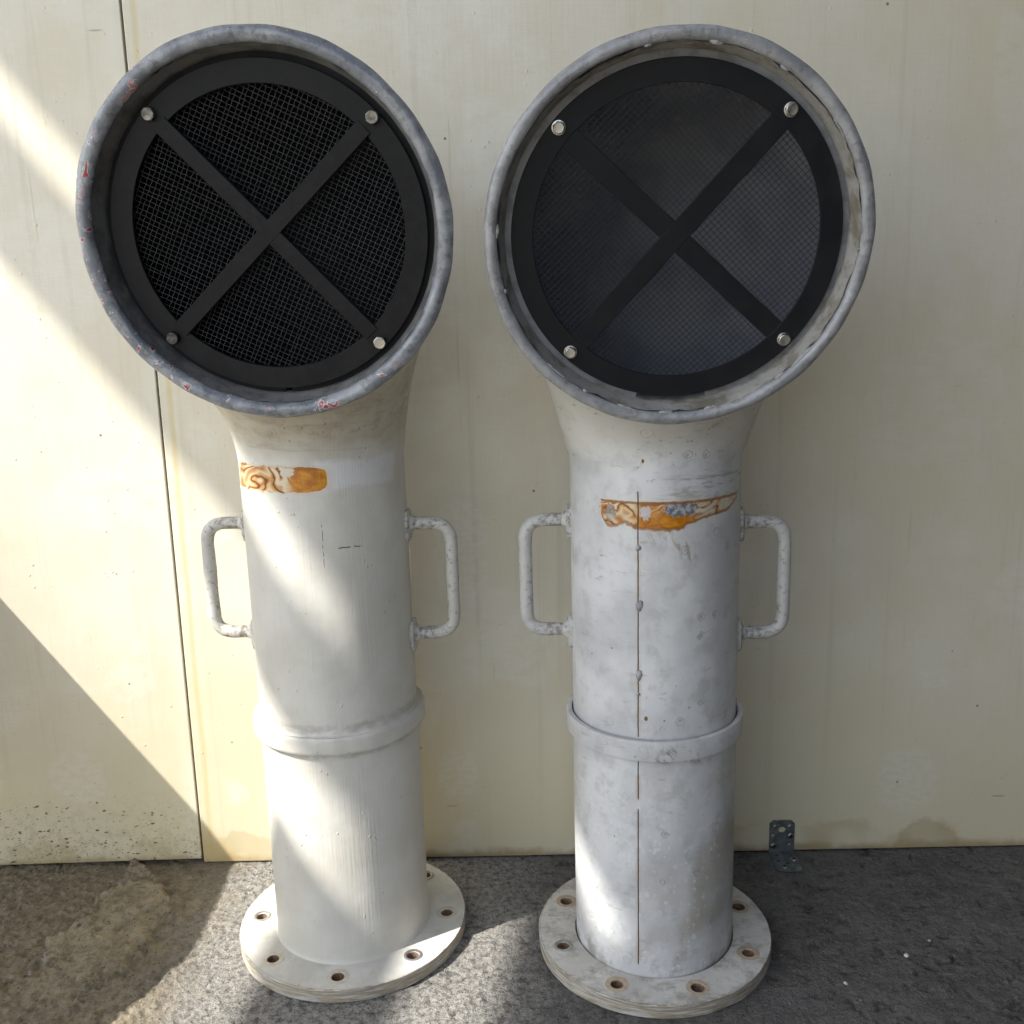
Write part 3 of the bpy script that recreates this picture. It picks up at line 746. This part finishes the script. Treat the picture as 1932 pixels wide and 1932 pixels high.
    for j, (rad, d) in enumerate(cfg['liner']):
        ring_ = []
        for i in range(NL):
            a = 2 * math.pi * i / NL
            jit = cfg['jit'] * (math.sin(5 * a + 1) + 0.7 * math.sin(11 * a + 2) + 0.6 * math.sin(29 * a) + 0.8 * math.sin(47 * a + 2 * math.sin(3 * a)) + 0.7 * rs.randn()) * (1.0 if j == 0 else 0.3)
            ring_.append(((rad + jit) * math.cos(a), (rad + jit) * math.sin(a), d + jit * 0.5))
        ls.append(ring_)
    b.rings(ls); b.xf(mouth); b.build('liner', cfg['liner_mat'], root, 50)
    # seat the grille rests on (open at the bottom on the right-hand ventilator)
    b = MB()
    na = 120; gapa = cfg['seat_gap']
    aa = np.linspace(-math.pi / 2 + gapa, 1.5 * math.pi - gapa, na)
    pf = [(0.1815, -gd - 0.0040), (0.1600, -gd - 0.0040), (0.1600, -gd - 0.0070), (0.1815, -gd - 0.0070), (0.1815, -gd - 0.0040)]
    b.rings([[(r * math.cos(a), r * math.sin(a), d) for a in aa] for r, d in pf], closed=False)
    b.xf(mouth); b.build('seat_ring', cfg['seat_mat'], root, 30)
    # grille frame
    gr = cfg['gr']; tk = cfg['tk']; Ri = cfg['Rgi']; bw = cfg['bw']
    b = MB(); na = 144
    def gring(r, d): return [(r * math.cos(2 * math.pi * i / na), r * math.sin(2 * math.pi * i / na), d) for i in range(na)]
    f0 = -gd + tk; 
    b.rings([gring(Rg, f0 - tk), gring(Rg, f0 - 0.0007), gring(Rg - 0.0007, f0), gring(Ri + 0.0006, f0), gring(Ri, f0 - 0.0006), gring(Ri, f0 - tk), gring(Rg, f0 - tk)])
    for kk, ang in enumerate((45, 135)):
        q = MB(); hl = Ri + 0.004; off = cfg['bar_d'] - kk * 0.0004
        hw = bw / 2
        prof_ = [(-hw, f0 - tk - 0.001), (-hw, f0 + off - 0.0007), (-hw + 0.0007, f0 + off), (hw - 0.0007, f0 + off), (hw, f0 + off - 0.0007), (hw, f0 - tk - 0.001)]
        q.rings([[(x_, y_, d_) for y_, d_ in prof_] for x_ in (-hl, hl)], cap0=True, cap1=True)
        ca, sa = math.cos(R(ang) + gr), math.sin(R(ang) + gr)
        q.xf(lambda p: (p[0] * ca - p[1] * sa, p[0] * sa + p[1] * ca, p[2]))
        b.add(q.v, q.f)
    # small welded fillets where the bars meet the ring
    b.xf(lambda p: mouth((p[0] + gx, p[1] + gy, p[2])))
    b.build('grille_frame', cfg['grille_mat'], root, 35)
    # wire mesh
    b = MB(); pit = cfg['pitch']; wr_ = cfg['wire']; ma = cfg['mesh_ang']; wave = cfg['wave']; dm = f0 - tk - cfg['mesh_d']
    Rm = Ri + 0.002
    for fam in (0, 1):
        N = int(Rm / pit) + 1
        for i in range(-N, N + 1):
            off = i * pit + (rs.randn() * pit * cfg['wjit'])
            if abs(off) >= Rm - 0.001: continue
            hl = math.sqrt(Rm * Rm - off * off)
            step = pit / (2 if wave else 8) * (1 if wave else 16)
            s0 = math.ceil(-hl / (pit / 2)) * (pit / 2) if wave else -hl
            ts = np.arange(s0, hl, pit / 2) if wave else np.linspace(-hl, hl, 12)
            path = []
            ph = rs.rand() * 6.28
            for tt in ts:
                jit = rs.randn() * pit * cfg['wjit'] * 0.6 + 0.0006 * math.sin(tt * 45 + ph) * (1 if wave else 0)
                par = round(tt / (pit / 2))
                wz = 0.0
                if wave:
                    wz = wave * (1 if (i + fam + (par // 2)) % 2 == 0 else -1) * (1 if par % 2 == 0 else 0.0)
                    jit += 0.05 * pit * (1 if (i + (par // 2)) % 2 == 0 else -1) * (1 if par % 2 == 0 else 0)
                p = (tt, off + jit) if fam == 0 else (off + jit, tt)
                ca, sa = math.cos(ma), math.sin(ma)
                path.append(mouth((p[0] * ca - p[1] * sa + gx, p[0] * sa + p[1] * ca + gy, dm + wz + (0 if wave else fam * wr_ * 1.5))))
            if len(path) > 1: b.tube(path, wr_, 5, False)
    b.build('wire_mesh', cfg['wire_mat'], root, 80)
    # bolts
    for k in range(4):
        a = R(135 - 90 * k) + gr; bx, by = gx + cfg['Rb'] * math.cos(a), gy + cfg['Rb'] * math.sin(a)
        q = MB(); tw = rs.rand() * 1.0; hh = cfg['bolt_h']; rb = cfg['bolt_r']
        hexa = lambda r, d: [(r * math.cos(tw + i * math.pi / 3), r * math.sin(tw + i * math.pi / 3), d) for i in range(6)]
        def mixr(r, d, f):
            h6 = []
            for i in range(24):
                aa_ = tw + i * math.pi / 12
                loc = (aa_ - tw) % (math.pi / 3) - math.pi / 6
                rhex = r * math.cos(math.pi / 6) / math.cos(loc)
                h6.append(((rhex * (1 - f) + r * 0.90 * f) * math.cos(aa_), (rhex * (1 - f) + r * 0.90 * f) * math.sin(aa_), d))
            return h6
        if cfg['bolt_washer']:
            cr = lambda r, d: [(r * math.cos(i * math.pi / 12), r * math.sin(i * math.pi / 12), d) for i in range(24)]
            q.rings([cr(rb * 1.1, f0 - 0.001), cr(rb * 1.1, f0 + 0.0008), cr(rb * 0.8, f0 + 0.0012)])
        q.rings([mixr(rb, f0 - 0.001, 0), mixr(rb, f0 + hh * 0.72, 0), mixr(rb * 0.96, f0 + hh * 0.92, 0.8), mixr(rb * 0.86, f0 + hh, 1.0), mixr(rb * 0.45, f0 + hh * 0.97, 1)], cap1=True)
        q.xf(lambda p: mouth((p[0] + bx, p[1] + by, p[2])))
        q.build('bolt', cfg['bolt_mats'][k], root, 28)
    # --- carrying handles with welded pads
    for sx in (-1, 1):
        zt, zb, xo = cfg['handle'][0 if sx < 0 else 1]
        path = arc_path([(sx * (rp - 0.004), 0, zt), (sx * xo, 0, zt), (sx * xo, 0, zb), (sx * (rp - 0.004), 0, zb)], 0.027)
        full = []
        for i in range(len(path) - 1):
            nn = max(1, int((path[i + 1] - path[i]).length / 0.008))
            full += [path[i].lerp(path[i + 1], k / nn) for k in range(nn)]
        full.append(path[-1])
        q = MB(); q.tube(full, [0.0087 * (1 + 0.03 * math.sin(i * 0.9) + 0.02 * rs.randn()) for i in range(len(full))], 14)
        ho = q.build('handle', cfg['handle_mat'], root, 70)
        at = ho.data.attributes.new('worn', 'FLOAT', 'POINT')
        vals = [min(1, max(0, (xo - abs(v.co.x)) / 0.03)) for v in ho.data.vertices]
        at.data.foreach_set('value', vals)
        for zc in (zt, zb):
            q = MB(); ny, nz = 10, 14; hy, hz = 0.017, 0.0225
            pts = []
            for lay, sc_, thick in ((0, 1.0, -0.002), (1, 1.0, 0.0042), (2, 0.80, 0.0062)):
                ring_ = []
                for i in range(28):
                    a = 2 * math.pi * i / 28
                    ca, sa = math.cos(a), math.sin(a)
                    yy = hy * sc_ * math.copysign(abs(ca) ** 0.6, ca); z_ = hz * sc_ * math.copysign(abs(sa) ** 0.6, sa)
                    xr = math.sqrt(max(rp * rp - yy * yy, 0)) + thick + rs.randn() * 0.0003
                    ring_.append((sx * xr, yy, zc - 0.002 + z_))
                pts.append(ring_)
            q.rings(pts, cap1=True)
            # weld fillet round the rod
            q.tube([(sx * (rp + 0.005), 0, zc), (sx * (rp + 0.008), 0, zc), (sx * (rp + 0.012), 0, zc)], [0.0135, 0.0115, 0.0088], 14, False)
            po = q.build('handle_pad', cfg['handle_mat'], ho, 40)
            at = po.data.attributes.new('worn', 'FLOAT', 'POINT')
            at.data.foreach_set('value', [0.55] * len(po.data.vertices))
    # --- weld beads and drips
    def lump(center, axes, sizes, name, mat):
        q = MB(); u_, v_ = 10, 7; rs_ = []
        e = [Vector(a).normalized() for a in axes]; c = Vector(center)
        ph = rs.rand(6) * 6.28
        for j in range(v_):
            la = math.pi * (j / (v_ - 1) - 0.5); ring_ = []
            for i in range(u_):
                lo = 2 * math.pi * i / u_
                k = 1 + 0.18 * math.sin(2 * lo + ph[0]) + 0.14 * math.sin(3 * lo + 2 * la + ph[1])
                ring_.append(c + e[0] * (sizes[0] * k * math.cos(la) * math.cos(lo)) + e[1] * (sizes[1] * k * math.cos(la) * math.sin(lo)) + e[2] * (sizes[2] * math.sin(la)))
            rs_.append(ring_)
        q.rings(rs_); return q.build(name, mat, root, 80)
    for a_deg, sz in cfg['rim_welds']:
        a = R(a_deg); rw = Rs - br * 0.95
        c = mouth((rw * math.cos(a), rw * math.sin(a), br * 0.30))
        tang = rr * -math.sin(a) + uu * math.cos(a); rad = rr * math.cos(a) + uu * math.sin(a)
        lump(c, (tang, rad, n), (sz * rs.uniform(0.8, 1.6), 0.0016 + sz * 0.16 * rs.rand(), 0.0022), 'weld_bead', M_WELD)
    for a_deg, zc, sw, sh in cfg['seam_welds']:
        a = R(a_deg - dy)
        c = Vector((rp * math.sin(a), -rp * math.cos(a), zc))
        lump(c, ((math.cos(a), math.sin(a), 0), (0, 0, 1), (math.sin(a), -math.cos(a), 0)), (sw, sh, 0.0026), 'weld_bead', M_WELD)
    return root

FL_L = paint_flange('white_plate_paint', 0.22, (0.34, 0.275, 0.18))
FL_R = paint_flange('grimy_plate_paint', 0.85, (0.30, 0.25, 0.17))
common = dict()
ventilator(dict(fl=(0.35, 1.0), wood=M_WOOD_L, side='L', yaw=-0.04832, label='left ventilator, brushed white paint, fine woven black mesh, blue-grey rim with red chips',
    ru=0.1085, hole0=-0.6, steel=(7 - 1, 1, 3), flange_mat=FL_L, bush_mat=FL_L, gap=False,
    tilt=0.15113, zM=0.98015, dx=0.0028, Ro=0.2041, bead=0.0088, inside=M_IN_DARK, rim_mat=M_RIM_L,
    gd=0.0207, goff=(0, 0), Rg=0.1745, Rgi=0.1497, liner=[(0.1868, 0.001), (0.1862, -0.003), (0.1825, -0.014), (0.1795, -0.030)], jit=0.0003, liner_mat=M_LINER_D,
    seat_gap=0.02, seat_mat=M_IN_DARK, gr=-0.0477, tk=0.004, bw=0.0185, bar_d=0.002, grille_mat=M_BLACK,
    pitch=0.00545, wire=0.00031, mesh_ang=R(-27), wave=0.00045, wjit=0.035, mesh_d=0.003, wire_mat=M_WIRE_L,
    Rb=0.16724, bolt_h=0.0062, bolt_r=0.0078, bolt_washer=False, bolt_mats=[M_BOLT_D, M_BOLT_D, M_BOLT_S, M_BOLT_K],
    handle=[(0.617, 0.462, 0.1665), (0.612, 0.457, 0.1675)], handle_mat=handle_material('worn_white_handle', (0.52, 0.505, 0.46)),
    rim_welds=[], seam_welds=[]))
ventilator(dict(fl=(0.85, 0.78), wood=M_WOOD, side='R', yaw=-0.06263, label='right ventilator, flaking grey-white paint with dark vertical seam and thin square mesh',
    ru=0.10926, hole0=-28.4, steel=(7,), flange_mat=FL_R, bush_mat=FL_R, gap=True,
    tilt=0.18746, zM=0.9598, dx=0.0055, Ro=0.2004, bead=0.0073, inside=M_IN_PALE, rim_mat=M_RIM_R,
    gd=0.0180, goff=(0, 0), Rg=0.1725, Rgi=0.1493, liner=[(0.1853, 0.0026), (0.1846, -0.0005), (0.1826, -0.007), (0.1800, -0.020), (0.1785, -0.030)], jit=0.00055, liner_mat=M_LINER,
    seat_gap=R(12.5), seat_mat=M_SEAT, gr=0.0366, tk=0.0025, bw=0.0225, bar_d=-0.0004, grille_mat=M_BLACK_FLAT,
    pitch=0.0052, wire=0.00036, mesh_ang=R(43), wave=0, wjit=0.012, mesh_d=0.0005, wire_mat=M_WIRE_R,
    Rb=0.1637, bolt_h=0.0055, bolt_r=0.0066, bolt_washer=True, bolt_mats=[M_BOLT_S] * 4,
    handle=[(0.619, 0.468, 0.1695), (0.612, 0.461, 0.1690)], handle_mat=handle_material('worn_grey_handle', (0.49, 0.485, 0.465)),
    rim_welds=[(-92, 0.0085), (-106, 0.0075), (-77, 0.008), (-121, 0.0035), (-133, 0.009), (-165, 0.004), (176, 0.006), (-43, 0.010), (-52, 0.004), (-5, 0.003), (33, 0.009), (58, 0.005), (80, 0.008), (100, 0.0035)],
    seam_welds=[(-18.4, 0.606, 0.0032, 0.0040), (-17.8, 0.533, 0.0042, 0.0078), (-18.0, 0.443, 0.0034, 0.0085), (-18.4, 0.418, 0.0020, 0.0025)]))

# ------------------------------------------------------------------ angle bracket
def bracket():
    root = empty('angle_bracket', (0.427, WY + 0.427 * math.tan(WYAW) - 0.0003, 0.0004), WYAW)
    tag(root, 'small galvanised steel angle bracket screwed between wall foot and ground', 'bracket')
    M = simple('galvanised_steel', (0.25, 0.275, 0.28), 0.40, 0.7, 70, 0.0005, (0.10, 0.115, 0.12), 0.7)
    MS = simple('screw_steel', (0.30, 0.30, 0.29), 0.42, 0.9, 120, 0.0002)
    MH = simple('screw_recess', (0.02, 0.02, 0.02), 0.8)
    W, Hh, D, th, ch = 0.0205, 0.058, 0.058, 0.002, 0.006
    def plate(pts, holes, axis):
        P, E = [], []
        def lp(l):
            o = len(P); P.extend(Vector(q) for q in l); E.extend((o + i, o + (i + 1) % len(l)) for i in range(len(l)))
        lp(pts)
        hl = []
        for (hx, hy, hr, *el) in holes:
            ry = el[0] if el else hr
            l = [(hx + hr * math.cos(k * math.pi / 8), hy + ry * math.sin(k * math.pi / 8)) for k in range(16)]
            lp(l); hl.append(l)
        v, e, f, *_ = geometry.delaunay_2d_cdt(P, E, [], 1, 1e-7)
        keep = []
        for tr in f:
            c = sum((v[i] for i in tr), Vector((0, 0))) / len(tr)
            if any(((c.x - h[0]) / h[2]) ** 2 + ((c.y - h[1]) / (h[3] if len(h) > 3 else h[2])) ** 2 < 0.98 for h in holes): continue
            keep.append(tuple(tr))
        m = MB(); mp = axis
        m.add([mp(p.x, p.y, 0) for p in v], keep); m.add([mp(p.x, p.y, th) for p in v], keep)
        for l in [pts] + hl:
            m.rings([[mp(a, b, 0) for a, b in l], [mp(a, b, th) for a, b in l]])
        return m
    hv = [(-0.012, 0.048, 0.0026), (0.012, 0.048, 0.0026), (-0.0145, 0.031, 0.0026), (0.0125, 0.014, 0.0026), (0.0, 0.041, 0.0062, 0.0052)]
    m = plate([(-W, 0.0), (W, 0.0), (W, Hh - ch), (W - ch, Hh), (-W + ch, Hh), (-W, Hh - ch)], hv, lambda a, b, c: (a, -c, b))
    hh = [(-0.011, 0.012, 0.0026), (0.0125, 0.012, 0.0026), (-0.0115, 0.028, 0.0026), (0.012, 0.045, 0.0026), (0.001, 0.036, 0.0040, 0.0026)]
    m2 = plate([(-W, 0.0005), (W, 0.0005), (W, D - ch), (W - ch, D), (-W + ch, D), (-W, D - ch)], hh, lambda a, b, c: (a, -b - th * 0.5, c + 0.0002))
    m.add(m2.v, m2.f); m.build('bent_plate', M, root, 30)
    def screw(fn):
        q = MB(); c = lambda r, d: [fn(r * math.cos(k * math.pi / 9), r * math.sin(k * math.pi / 9), d) for k in range(18)]
        q.rings([c(0.0056, 0.0), c(0.0056, 0.0008), c(0.0050, 0.0018), c(0.0030, 0.0026)]); 
        q.rings([c(0.0030, 0.0026), c(0.0022, 0.0012)], cap1=True, mi=1)
        q.build('screw', [MS, MH], root, 50)
    for a, b in ((0.0140, 0.030), (-0.0135, 0.0125)): screw(lambda p, q, d, a=a, b=b: (a + p, -th - d, b + q))
    for a, b in ((0.0140, 0.026), (-0.006, 0.047)): screw(lambda p, q, d, a=a, b=b: (a + p, -b + q - th * 0.5, th + d + 0.0002))
bracket()

# ------------------------------------------------------------------ grit and pebbles
def stone_verts(r, rs):
    ph = (1 + 5 ** 0.5) / 2
    b = np.array([(-1, ph, 0), (1, ph, 0), (-1, -ph, 0), (1, -ph, 0), (0, -1, ph), (0, 1, ph), (0, -1, -ph), (0, 1, -ph), (ph, 0, -1), (ph, 0, 1), (-ph, 0, -1), (-ph, 0, 1)], float)
    b /= np.linalg.norm(b[0]); b *= rs.uniform(0.7, 1.25, (12, 1)); b *= rs.uniform(0.6, 1.3, (1, 3)) * np.array([[1, 1, 0.65]])
    a = rs.rand() * 6.28; c, s = math.cos(a), math.sin(a)
    return (b @ np.array([[c, -s, 0], [s, c, 0], [0, 0, 1]])) * r
ICO = [(0, 11, 5), (0, 5, 1), (0, 1, 7), (0, 7, 10), (0, 10, 11), (1, 5, 9), (5, 11, 4), (11, 10, 2), (10, 7, 6), (7, 1, 8), (3, 9, 4), (3, 4, 2), (3, 2, 6), (3, 6, 8), (3, 8, 9), (4, 9, 5), (2, 4, 11), (6, 2, 10), (8, 6, 7), (9, 8, 1)]
def grit():
    n = 5200
    x = RNG.uniform(-0.9, 0.85, n); y = RNG.uniform(1.03, 1.475, n)
    dens = 0.16 + 0.45 * np.clip((-0.42 - x) / 0.1, 0, 1) + 0.75 * np.exp(-(((x + 0.50) / 0.10) ** 2 + ((y - 1.13) / 0.07) ** 2)) + 0.25 * (y > 1.455)
    sdp = poly_sd(x, y, PATCH); dens += 0.5 * np.exp(-(sdp / 0.012) ** 2)
    keep = RNG.rand(n) < dens * np.clip(0.55 + fbm(x, y, 12, 2, 31), 0.1, 1.2)
    for cx, cy in VENTS.values(): keep &= np.hypot(x - cx, y - cy) > 0.168
    keep &= ~((np.abs(x - 0.427) < 0.028) & (y > 1.40))
    x, y = x[keep], y[keep]; h, _, _ = ground_fn(x, y)
    m = MB()
    for a, b, c in zip(x, y, h):
        r = min(0.0034, 0.0009 * math.exp(0.42 * RNG.randn()))
        m.add(stone_verts(r, RNG) + np.array([a, b, c + r * 0.15]), ICO)
    t = T('grit_stone'); g = t.noise(t.P, 130, 2)
    t.out(t.mix(t.st(g, 0.35, 0.65), (0.08, 0.075, 0.065), (0.27, 0.25, 0.215)), 0.85)
    tag(m.build('grit', t.m, smooth=None), 'fine loose grit scattered over the concrete ground', 'grit', kind='stuff')
grit()
M_PEB = simple('white_chip', (0.62, 0.62, 0.60), 0.7, 0, 300, 0.0004)
PEB = [((0.528, 1.203), 0.0040, 'roundest white pebble lying on the bare concrete right of the right ventilator'),
       ((0.426, 1.151), 0.0036, 'white stone splinter in front of the white pebble, near the lower right'),
       ((0.573, 1.235), 0.0026, 'tiny flat white chip just beyond the white pebble')]
for (px, py), r, lab in PEB:
    m = MB(); rs_ = np.random.RandomState(int(px * 1000)); m.add(stone_verts(r, rs_), ICO)
    o = m.build('pebble', M_PEB, smooth=60); h, _, _ = ground_fn(np.array([px]), np.array([py]))
    o.location = (px, py, float(h[0]) + r * 0.45)
    tag(o, lab, 'pebble', 'white pebbles on the concrete')

# ------------------------------------------------------------------ unseen objects added to shade the corner (outside the picture, to the left and above)
def occluder():  # unseen timber frame, its slot and bars shaped to cast the shadow bands
    root = empty('occluder', (-2.9, 0, 0))
    tag(root, 'timber canopy added out of view high above and left of the ventilators to cast shadow bands', 'occluder')
    M = simple('occluder_timber', (0.42, 0.38, 0.30), 0.7, 0, 12, 0.001)
    L = lambda p: (p[0] + 2.9, p[1], p[2])
    k = 0.18
    # shade slab: its left lower edge runs along x = -3.1042 + k*y at z = 4
    m = MB()
    q = [(-3.1042 - 1.6 * k, -1.6), (0.25, -1.6), (0.25, 1.47), (-3.1042 + 1.47 * k, 1.47)]
    m.add([(a, b, 4.0) for a, b in q] + [(a, b, 4.06) for a, b in q], [(0, 1, 2, 3), (7, 6, 5, 4), (0, 4, 5, 1), (1, 5, 6, 2), (2, 6, 7, 3), (3, 7, 4, 0)])
    m.xf(L); m.build('shade_slab', M, root, None)
    def beam(name, xr, z1, wx, hz, y0, y1):
        m = MB(); q = [(xr - wx + k * y0, y0), (xr + k * y0, y0), (xr + k * y1, y1), (xr - wx + k * y1, y1)]
        m.add([(a, b, z1 - hz) for a, b in q] + [(a, b, z1) for a, b in q], [(0, 1, 2, 3), (7, 6, 5, 4), (0, 4, 5, 1), (1, 5, 6, 2), (2, 6, 7, 3), (3, 7, 4, 0)])
        m.xf(L); m.build(name, M, root, None)
    beam('shade_beam', -3.1622, 4.0, 0.105, 0.098, -1.6, 1.47)
    beam('slot_blocker', -3.03, 4.0605, 0.30, 0.02, -1.6, -0.73)  # added to end the sunlit streak
    beam('shade_bar', -2.691, 3.0, 0.12, 0.12, -1.6, -0.084)  # added bar that casts the lower soft shadow
    for yy in (-1.55, 1.38):
        m = MB(); xx = -3.21 + k * yy; m.box((xx - 0.05, yy - 0.05, 0), (xx + 0.05, yy + 0.05, 3.9)); m.xf(L); m.build('post', M, root, None)
    for yy in (-1.5, 1.42):
        m = MB(); m.box((-3.25 + k * yy, yy - 0.04, 4.062), (0.25, yy + 0.04, 4.16)); m.xf(L); m.build('rafter', M, root, None)
occluder()
def raised_blocker():  # unseen block added to cast the corner shadow, outline traced back along the sun
    root = empty('shadow_block', (-1.15, 1.1, 0))
    tag(root, 'unseen cream block on legs added left of the ventilators, profiled to cast the corner shadow', 'shadow block')
    M = simple('shadow_block_paint', (0.72, 0.69, 0.58), 0.5, 0, 20, 0.0008)
    # edge heights along y on the side facing the ventilators (x = -1.0)
    prof = [(1.470, 0.735), (1.382, 0.698), (1.300, 0.666), (1.221, 0.637), (1.19, 0.609), (1.10, 0.615), (0.967, 0.611), (0.907, 0.574), (0.857, 0.541), (0.78, 0.47), (0.72, 0.41), (0.88, 0.35), (1.18, 0.21), (1.470, 0.15)]
    n = len(prof); m = MB()
    m.add([(-1.0, y, z) for y, z in prof] + [(-1.14, y, z) for y, z in prof], [tuple(range(n)), tuple(range(2 * n - 1, n - 1, -1))] + [(i, (i + 1) % n, n + (i + 1) % n, n + i) for i in range(n)])
    m.xf(lambda p: (p[0] + 1.15, p[1] - 1.1, p[2])); m.build('body', M, root, None, 0.004)
    for y, z in ((0.92, 0.37), (1.42, 0.18)):
        m = MB(); m.box((-1.135, y - 0.02, 0), (-1.095, y + 0.02, z)); m.xf(lambda p: (p[0] + 1.15, p[1] - 1.1, p[2])); m.build('leg', M, root, None)
raised_blocker()

def shade_walls():  # unseen walls added only to darken the ambient light from the right
    M = simple('dark_render', (0.07, 0.066, 0.06), 0.9, 0, 6, 0.002)
    m = MB(); m.box((1.30, -0.8, -0.02), (1.50, WY - 0.06, 3.6)); m.box((0.22, -1.0, -0.02), (1.50, -0.802, 3.6))
    tag(m.build('ambient_blocker', M, smooth=None), 'unseen dark corner wall added right of the cream boards to block ambient light', 'wall')
shade_walls()
